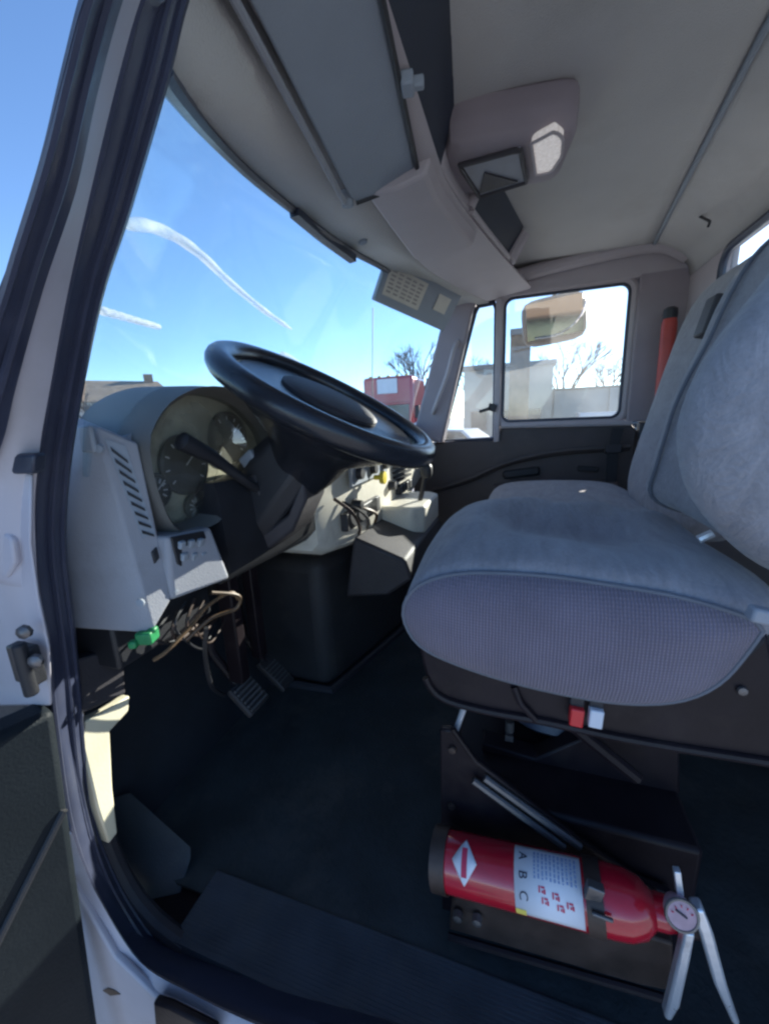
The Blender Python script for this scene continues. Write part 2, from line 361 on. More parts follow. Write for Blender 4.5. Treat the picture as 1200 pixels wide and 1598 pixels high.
# --- back wall with window
def frame_yz(o, i, thick):
    pass
bw = []
X0, X1, W0, W1, Z0, Z1 = -.95, .95, -.62, .57, .98, 1.425
bw = join(box(X0, W0, -.70, -.66, -.02, 1.44), box(W1, X1, -.70, -.66, -.02, 1.44), box(W0, W1, -.70, -.66, -.02, Z0), box(W0, W1, -.70, -.66, Z1, 1.50))
back = obj('back_wall', bw, 'console', cab)
def rrect(y0, y1, z0, z1, r, n=5):
    out = []
    for cx, cz, a0 in ((y1-r, z1-r, 0), (y0+r, z1-r, 90), (y0+r, z0+r, 180), (y1-r, z0+r, 270)):
        for k in range(n+1):
            a = R(a0+90*k/n); out.append((cx+r*math.cos(a), cz+r*math.sin(a)))
    return out
obj('rear_window_seal', tube([(a, -.652, b) for a, b in rrect(W0+.01, W1-.01, Z0+.01, Z1-.01, .06)], .013, 8, closed=True), 'rubber', back)
obj('rear_window_glass', box(W0, W1, -.684, -.679, Z0, Z1), 'glass2', back)
# --- passenger side: pillar, door, window frames
obj('side_header', yzprism([(-.70, 1.455), (.37, 1.435), (.26, 1.545), (0, 1.60), (-.70, 1.60)], .885, .95), 'console', cab, bevel=.01)
obj('header_rail', tube(spline([(.86, .24, 1.47), (.865, .05, 1.515), (.865, -.25, 1.55), (.865, -.52, 1.56), (.86, -.64, 1.50)], 20), .03, 10), 'console', cab)
ap = [(.555, .80), (.36, 1.46), (.212, 1.46), (.385, .76)]
pil = obj('windshield_pillar_trim', loft([[Vector((.955, a, b)) for a, b in ap], [Vector((.86, a-(.01 if k in (0, 1) else 0), b)) for k, (a, b) in enumerate(ap)]]), 'podplastic', cab, bevel=.012, bseg=3)
obj('grab_handle', tube(spline([(.86, .43, .92), (.83, .41, .96), (.82, .35, 1.10), (.82, .315, 1.22), (.86, .30, 1.26)], 20), .011, 8), 'console', cab)
obj('rear_side_pillar', yzprism([(-.476, .84), (-.70, .84), (-.70, 1.47), (-.476, 1.47)], .885, .95), 'podplastic', cab, bevel=.008)
obj('rear_side_panel', yzprism([(-.532, -.1), (-.70, -.1), (-.70, .838), (-.532, .838)], .88, .95), 'char', cab, bevel=.008)
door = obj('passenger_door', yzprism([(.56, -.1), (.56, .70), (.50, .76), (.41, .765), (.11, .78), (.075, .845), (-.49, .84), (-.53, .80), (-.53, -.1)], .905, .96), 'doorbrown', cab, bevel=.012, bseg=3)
# moulded inner panel: raised swoosh, armrest, handle
obj('armrest', loft([[Vector((.91, y, z-.05)), Vector((.86-.015, y, z-.045)), Vector((.845, y, z)), Vector((.86, y, z+.015)), Vector((.91, y, z+.02))] for y, z in ((.12, .52), (.05, .53), (-.1, .535), (-.3, .54), (-.46, .55))], True, True), 'doorbrown', door, bevel=.006)
obj('pull_pocket', obox((.895, -.02, .60), (.014, .09, .022), rx(-8)), 'dark', door, bevel=.01)
sw = spline([(.898, .44, .50), (.888, .25, .56), (.886, .05, .65), (.886, -.2, .705), (.892, -.5, .72)], 24)
obj('panel_swoosh', tube(sw, .020, 8, flat=.6), 'doorbrown', door)
obj('beltline_trim', tube([(.898, .085, .842), (.893, -.2, .838), (.898, -.50, .835)], .014, 8), 'console', door)
fr = rrect(-.465, .098, .845, 1.455, .05)
obj('window_frame', tube([(.915, a, b) for a, b in fr], .021, 10, closed=True, flat=1.0), 'console', door)
obj('window_seal', tube([(.905, a, b) for a, b in rrect(-.447, .080, .863, 1.437, .04)], .008, 8, closed=True), 'rubber', door)
obj('window_glass', box(.922, .927, -.46, .09, .85, 1.45), 'glass2', door)
vp = [(.392, .775), (.225, 1.395), (.205, 1.425), (.135, 1.43), (.120, 1.40), (.117, .79), (.13, .775)]
obj('vent_frame', tube([(.912, a, b) for a, b in resample([(0, a, b) for a, b in vp], 1) and vp], .013, 8, closed=True), 'rubber', door)
obj('division_bar', box(.885, .935, .092, .122, .76, 1.455), 'console', door, bevel=.006)
obj('vent_glass', yzprism(vp, .918, .923), 'glass2', door)
obj('vent_latch', join(obox((.882, .13, .935), (.012, .02, .018), rx(20)), obox((.876, .165, .925), (.006, .03, .008), rx(-15))), 'dark', door, bevel=.003)
obj('door_handle', obox((.895, -.33, .62), (.010, .045, .012), rx(5)), 'dark', door, bevel=.004)
b0, b1, b2 = U(965, 668, x=.86), U(957, 700, x=.86), U(952, 778, x=.86)
belt = obj('seat_belt', loft([[p+Vector((0, -.022, 0)), p+Vector((0, .022, 0)), p+Vector((.006, .022, 0)), p+Vector((.006, -.022, 0))] for p in (b0, b1, b2, b2+Vector((0, 0, -.25)))]), 'dark', cab)
obj('belt_slider', obox(b1, (.012, .034, .02), rx(0)), 'char', belt, bevel=.004)
# side mirror outside the passenger window
mc = U(870, 497, x=1.35)
my = Vector((-.50, -.86, 0)).normalized()
mrot = rz(12) @ rx(4) @ ry(-7)
sm = obj('side_mirror', pillow(mc+Vector((.03, .02, 0)), (.06, .17, .125), 5, 8, rot=ry(-4) @ rx(-6)), 'mirrorback', cab)
obj('mirror_glass', obox(mc+Vector((-.032, .02, 0)), (.004, .148, .100), ry(-4) @ rx(-6)), 'mirrorg', sm, bevel=.003)
arc = [U(a, b, x=1.30) for a, b in ((835, 527), (865, 523), (890, 510), (908, 490), (916, 468))]
obj('mirror_rim', tube(spline(arc, 14), .006, 6), 'chrome', sm)
obj('mirror_arm', tube([(.96, .10, 1.62), (1.2, -.1, 1.74), (1.36, -.16, 1.70), (1.37, -.17, 1.50)], .012, 8), 'brownblk', sm)
# --- driver side: pillar and seals round the open door
Lp = [(262,-70),(215,0),(178,130),(137,300),(102,450),(74,600),(52,740),(48,850),(58,930),(72,1000),(80,1100),(105,1280),(150,1400),(215,1500),(300,1552),(400,1600),(560,1660)]
Rp = [(330,-70),(296,0),(262,135),(205,330),(160,470),(125,640),(108,760),(105,860),(118,980),(130,1100),(150,1280),(190,1380),(240,1455),(290,1500),(450,1560),(560,1603),(720,1665)]
A = spline([U(a, b, x=-.962) for a, b in Lp], 96); B = spline([U(a, b, x=-.905) for a, b in Rp], 96)
B = [b for b in B]
# carry the opening on behind the photograph: along the sill, up the rear post and forward under the roof
def ext(Pts, x): return Pts+[Vector((x, -.15, Pts[-1].z)), Vector((x, -.52, Pts[-1].z)), Vector((x, -.60, .06)), Vector((x, -.62, .5)), Vector((x, -.62, 1.3)), Vector((x, -.56, 1.46)), Vector((x, -.3, 1.5)), Vector((x, .05, 1.45)), ]
A2, B2 = ext(A, -.962), ext(B, -.905)
rings = []
for a, b in zip(A2, B2):
    n = Vector((-.8, -.6, 0)); w = (b-a)
    T = w
    out = Vector((-.30, -.26, 0))
    rings.append([a+Vector((.02, .02, 0)), a, a.lerp(b, .18)+out*.012, a.lerp(b, .34)+out*.006, a.lerp(b, .42)-out*.004, a.lerp(b, .50)+out*.010, a.lerp(b, .72)+out*.020, a.lerp(b, .92)+out*.012, b, b+Vector((.015, .03, 0))])
seal = obj('door_opening_seal', loft(rings, True, True), 'sealrubber', cab, smooth=60)
for f_, r_ in ((.10, .0032), (.62, .0030), (.90, .0035)):
    obj('seal_lip', tube([a.lerp(b, f_)+Vector((-.30, -.26, 0))*(.012 if f_ < .2 else .018) for a, b in zip(A2, B2)], r_, 6), 'sealrubber', seal)
Wl = [(225,-70),(190,0),(148,150),(115,300),(64,450),(22,600),(0,690),(-30,800),(-40,900)]
Wr = [(255,-70),(219,0),(182,130),(141,300),(107,450),(79,600),(62,700),(54,800),(59,920)]
pa = spline([U(a, b, x=-.995) for a, b in Wl], 40); pb = spline([U(a, b, x=-.966) for a, b in Wr], 40)
obj('windshield_pillar', loft([[a.lerp(b, .6)+Vector((0, .015, 0)), a, a.lerp(b, .5)+Vector((-.004, -.003, 0)), b, b.lerp(a, .2)+Vector((0, .02, 0))] for a, b in zip(pa, pb)], True, True), 'white', cab, smooth=70)
Bl = [(165,-70),(130,0),(100,110),(64,250),(20,390),(0,445),(-60,600),(-90,700)]
Br = [(227,-70),(192,0),(151,150),(118,300),(68,450),(26,600),(4,690),(-28,760)]
pa = spline([U(a, b, x=-1.035) for a, b in Bl], 40); pb = spline([U(a, b, x=-.998) for a, b in Br], 40)
obj('pillar_outer_seal', loft([[a.lerp(b, .5)+Vector((0, .015, 0)), a, a.lerp(b, .3)+Vector((-.005, -.004, 0)), a.lerp(b, .5)+Vector((.004, .003, 0)), a.lerp(b, .75)+Vector((-.003, -.002, 0)), b, b.lerp(a, .2)+Vector((0, .02, 0))] for a, b in zip(pa, pb)], True, True), 'sealrubber', cab, smooth=60)
for f_ in (.22, .70):
    obj('outer_seal_lip', tube([a.lerp(b, f_)+Vector((-.005, -.004, 0)) for a, b in zip(pa, pb)], .0035, 6), 'sealrubber', cab)
# painted hinge post between pillar and sill
hp = [(-30, 735), (52, 735), (50, 850), (62, 935), (78, 1010), (82, 1105), (-30, 1105)]
obj('hinge_post', prism([U(a, b, x=-.975) for a, b in hp], (.03, .05, 0)), 'white', cab, bevel=.006)
lk = [U(a, b, x=-.985) for a, b in ((-25, 832), (4, 826), (20, 842), (24, 880), (12, 905), (-25, 908))]
obj('post_boss', prism(lk, (.02, .012, 0)), 'white', cab, bevel=.006, bseg=3)
obj('belt_seal', prism([U(a, b, x=-.985) for a, b in ((-60, 708), (54, 708), (52, 740), (-60, 742))], (.02, .012, 0)), 'rubber', cab, bevel=.004)
hg = U(42, 1035, x=-.99)
hinge = obj('door_hinge', join(obox(hg, (.008, .020, .026), rz(0)), lathe([(-.036, .008), (.036, .008)], hg+Vector((-.010, -.014, 0)), (0, 0, 1), 12)), 'dark', cab, bevel=.003)
for (a, b) in ((40, 985), (58, 1030), (50, 1065)):
    obj('hinge_bolt', lathe([(0, .009), (.005, .0085), (.008, .005), (.009, .0001)], U(a, b, x=-.993), (-1, -.5, 0), 8), 'steel', hinge)
# lower body outside the seal
Ol = [(96,1310),(104,1350),(120,1400),(175,1490),(235,1546),(330,1594),(500,1668),(760,1770)]
Or = [(112,1300),(128,1345),(154,1402),(218,1502),(304,1554),(404,1602),(564,1662),(800,1750)]
pa = spline([U(a, b, x=-.978) for a, b in Ol], 42); pb = spline([U(a, b, x=-.970) for a, b in Or], 42)
obj('sill_flange', loft([[a+Vector((.02, .01, -.01)), a, a.lerp(b, .5)+Vector((-.006, -.002, -.002)), b, b+Vector((.006, .02, -.012))] for a, b in zip(pa, pb)], True, True), 'white', cab, smooth=70)
lb = [(105, 1365), (125, 1405), (180, 1497), (240, 1556), (335, 1606), (335, 1720), (60, 1720), (75, 1500)]
obj('cowl_side_panel', prism([U(a, b, x=-.986) for a, b in lb], (.012, .004, 0)), 'white', cab, bevel=.004)
obj('entry_step', prism([U(a, b, x=-.997) for a, b in ((238, 1566), (262, 1574), (335, 1612), (335, 1700), (250, 1700))], (.012, 0, 0)), 'brownblk', cab, bevel=.004)
obj('rocker_panel', box(-.985, -.93, -.66, .34, -.34, -.03), 'white', cab, bevel=.01)
obj('panel_scuff', prism([U(a, b, x=-.9868) for a, b in ((160, 1547), (168, 1543), (178, 1546), (188, 1553), (172, 1555))], (.0008, 0, 0)), 'strap', cab)
# rest of the driver side body (outside the frame)
obj('rear_door_post', box(-.98, -.90, -.74, -.62, -.14, 1.62), 'white', cab, bevel=.01)
obj('door_opening_header', prism([(-.985, -.66, 1.50), (-.985, .12, 1.50), (-.985, .16, 1.62), (-.985, -.66, 1.62)], (.06, 0, 0)), 'white', cab, bevel=.008)
obj('roof_corner', prism([(-.955, .24, 1.315), (-.955, .12, 1.5), (-.955, .16, 1.615), (-.955, .36, 1.60), (-.955, .43, 1.40), (-.955, .33, 1.325)], (.06, 0, 0)), 'white', cab, bevel=.006)
# open driver door, swung out from the hinge post
dd = Vector((-.975, .22, 0)).normalized(); dn = Vector((.22, .975, 0)).normalized(); h0 = U(88, 1200, x=-.988); h0.z = 0
def D(s, z, t=0): return h0+dd*s+dn*t+Vector((0, 0, z))
e0 = .0
low = [D(-.015, .535), D(.25, .555), D(.98, .58), D(1.0, -.30), D(.15, -.30), D(.045, -.16), D(.01, .25)]
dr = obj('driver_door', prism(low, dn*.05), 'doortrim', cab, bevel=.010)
obj('door_crease', tube([D(.004, .385, -.001), D(.10, .27, -.002), D(.35, .10, -.002), D(.9, .06, -.002)], .005, 8), 'dark', dr)
obj('door_upper', prism([D(.05, .56), D(.98, .58), D(.98, .84), D(.05, .84)], dn*.05), 'white', dr, bevel=.008)
obj('door_frame', tube([D(.06, .85, .025), D(.30, 1.45, .025), D(.95, 1.45, .025), D(.98, .85, .025)], .02, 8), 'rubber', dr)
# hood and nose in front of the windshield
obj('hood', loft([[Vector((s*w, y, z)) for s, z in ((-1, -.3), (-.96, zt-.12), (-.6, zt), (0, zt+.03), (.6, zt), (.96, zt-.12), (1, -.3))] for y, w, zt in ((1.02, .95, .74), (1.4, .90, .68), (2.2, .80, .60), (2.4, .76, .45))], True, True), 'white', cab, smooth=60)
for sx in (-1, 1):
    obj('front_wheel', lathe([(-.12, .3), (-.12, .48), (-.10, .51), (.10, .51), (.12, .48), (.12, .3)], (sx*.95, 1.75, -.54), (1, 0, 0), 28), 'tyre', cab)
an = U(581, 600, y=.85)
obj('antenna', tube([Vector((an.x, .85, .70)), an, U(582, 480, y=.85)], .003, 6), 'dark', cab)
# --- sun visors
vq = [U(372, -6, z=1.375), U(590, -6, z=1.415), U(650, 272, z=1.42), U(640, 285, z=1.418), U(556, 316, z=1.378), U(545, 310, z=1.375)]
q = [vq[0]+Vector((-.16, -.03, 0)), vq[1]+Vector((-.14, -.02, 0)), vq[2], vq[3], vq[4], vq[5]]
dv = obj('sun_visor', prism(q, (0, .0, .022)), 'visor', cab, bevel=.007, bseg=3)
obj('visor_rod', tube([q[0]+Vector((0, .012, -.004)), vq[5]+Vector((.0, .012, -.004))], .006, 8), 'dash', dv)
obj('visor_pivot', lathe([(-.03, .011), (.0, .014), (.012, .012)], vq[5]+Vector((.012, .010, .004)), (0.2, 0, -1), 12), 'visor', dv)
cl = U(636, 130, z=1.418)
obj('visor_clip', join(obox(cl, (.016, .010, .010), rz(10)), obox(cl+Vector((.012, -.01, .006)), (.007, .014, .008), rz(10))), 'visor', dv, bevel=.003)
obj('visor_edge', tube([vq[1]+Vector((-.12, -.02, .0)), vq[1]+Vector((0, -.004, 0)), vq[2]+Vector((.003, -.004, 0)), vq[3], vq[4]], .005, 8), 'dark', dv)
pq = [U(606, 398, x=.3), U(722, 460, x=.75), U(693, 517, x=.75), U(583, 468, x=.3)]
pn = (pq[1]-pq[0]).cross(pq[3]-pq[0]).normalized()
if pn.y > 0: pn = -pn
pv = obj('sun_visor', prism(pq, -pn*.018), 'visor', cab, bevel=.006, bseg=3)
def onq(u, v, o=.001): return pq[0].lerp(pq[1], u).lerp(pq[3].lerp(pq[2], u), v)+pn*o
def qrect(u0, u1, v0, v1, o=.0012): return prism([onq(u0, v0, o), onq(u1, v0, o), onq(u1, v1, o), onq(u0, v1, o)], -pn*.001)
obj('warning_label', qrect(.06, .52, .14, .80), 'warn', pv)
obj('warning_label', qrect(.70, .88, .22, .62), 'warn', pv)
tx = []
for r_ in range(6):
    for c_ in range(5):
        u = .09+c_*.082; tx.append(qrect(u, u+.045+.02*random.random(), .22+r_*.09, .262+r_*.09, .0022))
obj('label_print', join(*tx), 'warnink', pv)
obj('visor_rod', tube([pq[0]+Vector((-.03, 0, .012)), pq[1]+Vector((.02, 0, .012))], .006, 8), 'visor', pv)
# --- overhead console across the cab
def rear_lip(x): return .185 if x < -.2 else .185-.20*max(0, x+.2)**1.15
cr = []
for i in range(31):
    x = -.93+1.80*i/30; yr = rear_lip(x); yf = con_y(x)
    cr.append([Vector((x, yf, 1.412+.03*max(0, x))), Vector((x, yf-.02, 1.402+.03*max(0, x))), Vector((x, (yf+yr)/2, 1.418+.03*max(0, x))), Vector((x, yr+.01, 1.432+.03*max(0, x))), Vector((x, yr-.004, 1.438+.03*max(0, x))), Vector((x, yr, 1.450+.03*max(0, x))), Vector((x, yr+.02, 1.452+.03*max(0, x))), Vector((x, yr+.10, 1.46)), Vector((x, yf, 1.46))])
con = obj('overhead_console', loft(cr, True, True), 'console', cab, smooth=50)
dr_ = []
for i in range(9):
    x = -.30+.42*i/8; yf = con_y(x)-.012; yr = rear_lip(x)+.006
    dr_.append([Vector((x, yf, 1.43)), Vector((x, yf-.012, 1.392)), Vector((x, (yf+yr)/2, 1.388)), Vector((x, yr+.012, 1.402)), Vector((x, yr, 1.44))])
obj('console_drop', loft(dr_, True, True), 'console', con, smooth=40, bevel=.008)
def lean(x): return .055 if x > 0 else .03+.05*min(1, max(0, (-.2-x)/.4))
def bay(x0, x1, name):
    v = [];
    P_ = []
    for i in range(9):
        x = x0+(x1-x0)*i/8; yr = rear_lip(x); z = 1.45+.03*max(0, x)
        P_.append([Vector((x, yr+.004, z+.002)), Vector((x, yr-lean(x), 1.562)), Vector((x, yr+.035, 1.562)), Vector((x, yr+.035, z+.002))])
    return obj(name, loft(P_, True, True), 'recess', con)
bay(-.92, -.215, 'storage_bin'); bay(.02, .46, 'storage_bin')
for x0, x1 in ((-.215, .02), (.46, .56)):
    P_ = []
    for i in range(5):
        x = x0+(x1-x0)*i/4; yr = rear_lip(x); z = 1.45+.03*max(0, x)
        P_.append([Vector((x, yr-.002, z)), Vector((x, yr-.012, 1.565)), Vector((x, yr+.04, 1.565)), Vector((x, yr+.04, z))])
    obj('bin_divider', loft(P_, True, True), 'console', con, bevel=.006)
x0, x1 = .02, .46
P_ = []
for i in range(9):
    x = x0+(x1-x0)*i/8; yr = rear_lip(x); z = 1.455+.03*max(0, x)
    P_.append(Vector((x, yr-.006, z)))
obj('bin_edge', tube(P_, .009, 8), 'console', con)
pe = [Vector((.455, rear_lip(.455)-.006, 1.47)), Vector((.46, rear_lip(.46)-.05, 1.555))]
obj('bin_frame', tube([pe[0]+Vector((.03, 0, 0)), pe[1]+Vector((.04, 0, 0))], .030, 10), 'console', con)
obj('bin_frame', tube([Vector((.01, rear_lip(.01)-.004, 1.46)), Vector((.02, rear_lip(.02)-.05, 1.56))], .014, 10), 'console', con)
# centre pod with map pocket and dome lamp
c0 = Vector((-.105, .05, 1.525)); pr = rz(8)
pod = obj('console_pod', pillow(c0, (.115, .140, .048), 9, 12, rot=pr, deform=lambda q: Vector((q.x*(1-.12*max(0, -q.z)), q.y, q.z))), 'podplastic', con)
bz = [U(717, 258, z=1.472), U(812, 232, z=1.472), U(822, 283, z=1.472), U(748, 306, z=1.472)]
cen = sum(bz, Vector())/4
obj('pocket_bezel', tube([p for p in resample(bz, 28)], .006, 8, closed=True), 'char', pod)
obj('map_pocket', prism(bz, (0, 0, .012)), 'dash', pod)
pk = [U(748, 302, z=1.468), U(756, 270, z=1.468), U(808, 284, z=1.468)]
obj('pocket_shade', prism(pk, (0, 0, .004)), 'char', pod)  # charcoal triangle painted in for the shade inside the pocket
lq = [U(829, 224, z=1.468), U(866, 204, z=1.468), U(879, 215, z=1.468), U(877, 243, z=1.468), U(860, 268, z=1.468), U(836, 273, z=1.468)]
obj('dome_light', prism(lq, (0, 0, .02)), 'lens', pod, bevel=.006, bseg=3)
obj('dome_light_bezel', tube(resample(lq, 24), .0035, 8, closed=True), 'console', pod)
bl = U(566, 374, z=1.418)
obj('console_knob', lathe([(0, .014), (.008, .012), (.012, .0001)], bl, (0, -.3, -1), 14), 'visor', con)
# red canister and dark notch box on the passenger rear pillar are their own things further down
# ================================================================== DASHBOARD
dash = thing('dashboard', 'pale grey dashboard with slotted side vent, gauge hood and sunlit centre panel', 'dashboard', (-.2, .6, .6))
# driver end module: tall outer cheek with its angled face, and a low switch panel beside it
E_t, E_b = U(150, 664, x=-.862), U(240, 985, x=-.862)
S_t, S_b = U(216, 692, x=-.822), U(268, 935, x=-.822)
def cheek(t):
    e, f = E_t.lerp(E_b, t), S_t.lerp(S_b, t)
    return [Vector((-.90, .74, e.z)), Vector((-.872, e.y+.02, e.z)), e, f, f+Vector((.004, .02, 0)), Vector((-.80, .74, f.z))]
top_ = [p+Vector((0, .03 if i in (1, 2, 3) else 0, .012)) for i, p in enumerate(cheek(0))]
body = obj('dash_end', loft([cheek(1), cheek(.8), cheek(.5), cheek(.2), cheek(0), top_]), 'dash', dash, smooth=25, bevel=.006, bseg=3)
L0, L1, L2, L3 = U(260, 838, x=-.824), U(330, 822, x=-.735), U(361, 903, x=-.722), U(268, 938, x=-.824)
lowp = [L0, L1, L2, L3]
low_panel = obj('lower_panel', loft([[p+Vector((0, .12, .0)) for p in lowp], lowp]), 'dash', dash, smooth=25, bevel=.007, bseg=3)
# main body behind wheel and across to the passenger side
mb = []
for x, yf, zb in ((-.39, .485, .57), (-.36, .475, .55), (-.2, .455, .53), (.15, .445, .53), (.45, .455, .55), (.9, .50, .58)):
    mb.append([Vector((x, yf+.02, zb)), Vector((x, yf, zb+.02)), Vector((x, yf+.005, .80)), Vector((x, yf+.03, .862)), Vector((x, yf+.07, .88)), Vector((x, .74, .865)), Vector((x, .95, .80)), Vector((x, .95, zb))])
obj('dash_body', loft(mb), 'cream', dash, smooth=50)
kb = []
for x, yf in ((-.69, .512), (-.60, .505), (-.48, .495), (-.392, .488)):
    kb.append([Vector((x, yf+.03, .60)), Vector((x, yf, .63)), Vector((x, yf+.004, .78)), Vector((x, yf+.012, .80)), Vector((x, .555, .80)), Vector((x, .60, .74)), Vector((x, .60, .62))])
obj('knee_bolster', loft(kb), 'dark', dash, smooth=50)
CHN = (S_b-E_t).cross(S_t-E_b).normalized()
if CHN.y > 0: CHN = -CHN
def cham(u, z, o=.002):
    t = (.90-z)/.30
    return E_t.lerp(E_b, t).lerp(S_t.lerp(S_b, t), u)+CHN*o
vent = obj('side_vent', prism([cham(.10, .885), cham(.62, .885), cham(.90, .735), cham(.44, .735)], -CHN*.001), 'visor', body)
sl = []
for k in range(9):
    z = .875-.0158*k; s = k/9
    sl.append(prism([cham(.20+.30*s, z, .0035), cham(.56+.30*s, z-.013, .0035), cham(.57+.30*s, z-.018, .0035), cham(.21+.30*s, z-.006, .0035)], -CHN*.002))
obj('vent_slot', join(*sl), 'dark', vent)
obj('door_switch', prism([cham(.60, .708, .004), cham(.84, .712, .004), cham(.86, .690, .004), cham(.62, .686, .004)], -CHN*.006), 'dark', body, bevel=.002)
ab = U(137, 685, x=-.876)
obj('aim_nozzle', obox(ab, (.004, .012, .018), rx(0)), 'visor', body, bevel=.003)
# switch panel on the lower face
LN = (L1-L0).cross(L3-L0).normalized()
if LN.y > 0: LN = -LN
def lpt(a, b, o=0):
    d_ = (U(a, b, y=.5)-CAM); t_ = (L0-CAM).dot(LN)/d_.dot(LN); return CAM+d_*t_+LN*o
swq = [lpt(a, b) for a, b in ((264, 838), (316, 828), (331, 868), (325, 879), (285, 888), (274, 880))]
sp_ = obj('switch_panel', prism(swq, LN*.004), 'dark', low_panel, bevel=.002)
for i in range(2):
    for j in range(3):
        c = swq[0].lerp(swq[1], .22+.28*j).lerp(swq[5].lerp(swq[3], .22+.28*j), .30+.42*i)+LN*.006
        obj('toggle_switch', obox(c, (.0055, .004, .0065), rx(15)), 'visor', sp_, bevel=.002)
for a_, b_ in ((158, 700), (222, 938), (170, 960)):
    q_ = U(a_, b_, x=-.868)
    obj('trim_screw', lathe([(0, .0065), (.003, .006), (.004, .0001)], q_+Vector((-.004, -.002, 0)), (-1, -.4, 0), 10), 'visor', body)
for a_, b_ in ((346, 892), (275, 922)):
    obj('trim_screw', lathe([(0, .005), (.003, .0045), (.004, .0001)], lpt(a_, b_, -.001), LN, 10), 'visor', low_panel)
# gauge cluster: recessed face below an arched hood
gl = [(222, 700), (232, 660), (262, 625), (310, 607), (360, 614), (400, 640), (430, 690), (420, 760), (345, 770), (335, 806), (272, 828), (238, 775)]
gp = [U(a, b, y=.535) for a, b in gl]
hoodr = [resample(spline(gp, 48, True), 48)]
cg = sum(hoodr[0], Vector())/48
front = [p+(p-cg).normalized()*.004+Vector((0, -.02, 0)) for p in hoodr[0]]
obj('cluster_hood', loft([[p+(p-cg)*.10+Vector((0, .13, -.0)) for p in hoodr[0]], [p+(p-cg)*.055+Vector((0, .02, 0)) for p in hoodr[0]], [p+(p-cg)*.03+Vector((0, -.012, 0)) for p in hoodr[0]], front, [p-(p-cg)*.03+Vector((0, -.01, 0)) for p in hoodr[0]], [p-(p-cg)*.08+Vector((0, .055, 0)) for p in hoodr[0]]], True, False), 'hood', dash, smooth=60)
face = obj('gauge_face', (lambda P: (P, [tuple(range(len(P)))]))([p-(p-cg)*.06+Vector((0, .045, 0)) for p in hoodr[0]]), 'cluster', dash, smooth=0, solid=.004)
for gx, gz, r_ in ((-.70, .835, .055), (-.575, .875, .055), (-.60, .765, .036), (-.69, .755, .026), (-.50, .80, .04), (-.77, .80, .03)):
    o = Vector((gx, .574, gz)); n = Vector((0, -1, 0))
    ring = obj('gauge_dial', lathe([(0, r_), (.006, r_), (.008, r_-.004), (.004, r_-.006), (.003, .0001)], o, n, 28), 'dial', face)
    ticks = []
    for k in range(9):
        a = R(220-32*k); c = o+Vector((math.cos(a)*(r_-.013), -.006, math.sin(a)*(r_-.013)))
        ticks.append(obox(c, (.004, .0006, .0012), Matrix.Rotation(-a, 3, 'Y')))
    ticks.append(obox(o+Vector((.3*r_, -.007, .25*r_)), (.4*r_, .0006, .001), Matrix.Rotation(-R(40), 3, 'Y')))
    obj('dial_ticks', join(*ticks), 'label', ring)
lens_r = [[p-(p-cg)*k+Vector((0, dy, 0)) for p in hoodr[0]] for k, dy in ((.06, .030), (.30, .016), (.60, .008), (.85, .005), (.97, .004))]
obj('gauge_lens', loft(lens_r, True, False), 'lensglass', dash, smooth=80)
# centre panel knobs, vents, cup
for (x, z, r_) in ((-.20, .75, .020), (-.08, .75, .020), (.04, .75, .020), (-.22, .66, .016), (.12, .66, .018)):
    obj('control_knob', lathe([(0, r_*1.1), (.006, r_*1.1), (.008, r_), (.028, r_*.85), (.030, .0001)], (x, .452, z), (0, -1, 0), 18), 'dark', dash)
obj('radio', join(box(-.30, -.02, .438, .46, .60, .65)), 'dark', dash, bevel=.003)
obj('centre_vent', join(*[box(.16, .40, .436, .452, .66+.018*k, .668+.018*k) for k in range(7)]), 'dark', dash)
for k in range(3):
    obj('harness_loop', tube(spline([Vector((-.33+.05*k, .46, .70-.02*k)), Vector((-.31+.06*k, .42, .66-.01*k)), Vector((-.27+.07*k, .415, .61)), Vector((-.22+.07*k, .44, .57))], 14), .005, 6), ('strap', 'dark', 'wire')[k], dash)
obj('control_bezel', box(-.25, .08, .440, .450, .715, .785), 'visor', dash, bevel=.004)
for k in range(4):
    obj('rocker_switch', box(.19+.05*k, .225+.05*k, .428, .448, .61, .645), 'dark', dash, bevel=.003)
cup = obj('shifter_console', loft([[Vector((x, y, z)) for x, y in ((.02, .46), (.02, .34), (.06, .30), (.30, .30), (.34, .34), (.34, .46))] for z in (.50, .56, .60)]), 'cream', dash, bevel=.012, bseg=3)
obj('selector_lever', join(tube([(.15, .34, .60), (.15, .32, .69)], .009, 8), pillow((.15, .315, .71), (.022, .022, .028), 3, 6)), 'dark', cup)
yk = U(598, 745, y=.40)
obj('brake_knob', lathe([(0, .008), (.02, .008), (.022, .021), (.036, .021), (.038, .0001)], yk+Vector((0, .03, 0)), (0, -1, 0), 8), 'yellow', dash)
lowbox = obj('lower_console', loft([[Vector((-.22, .46, .56)), Vector((-.22, .30, .50)), Vector((-.22, .28, .44)), Vector((-.22, .36, .38)), Vector((-.22, .50, .36))], [Vector((.30, .46, .56)), Vector((.30, .30, .50)), Vector((.30, .28, .44)), Vector((.30, .36, .38)), Vector((.30, .50, .36))]]), 'char', dash, bevel=.01)
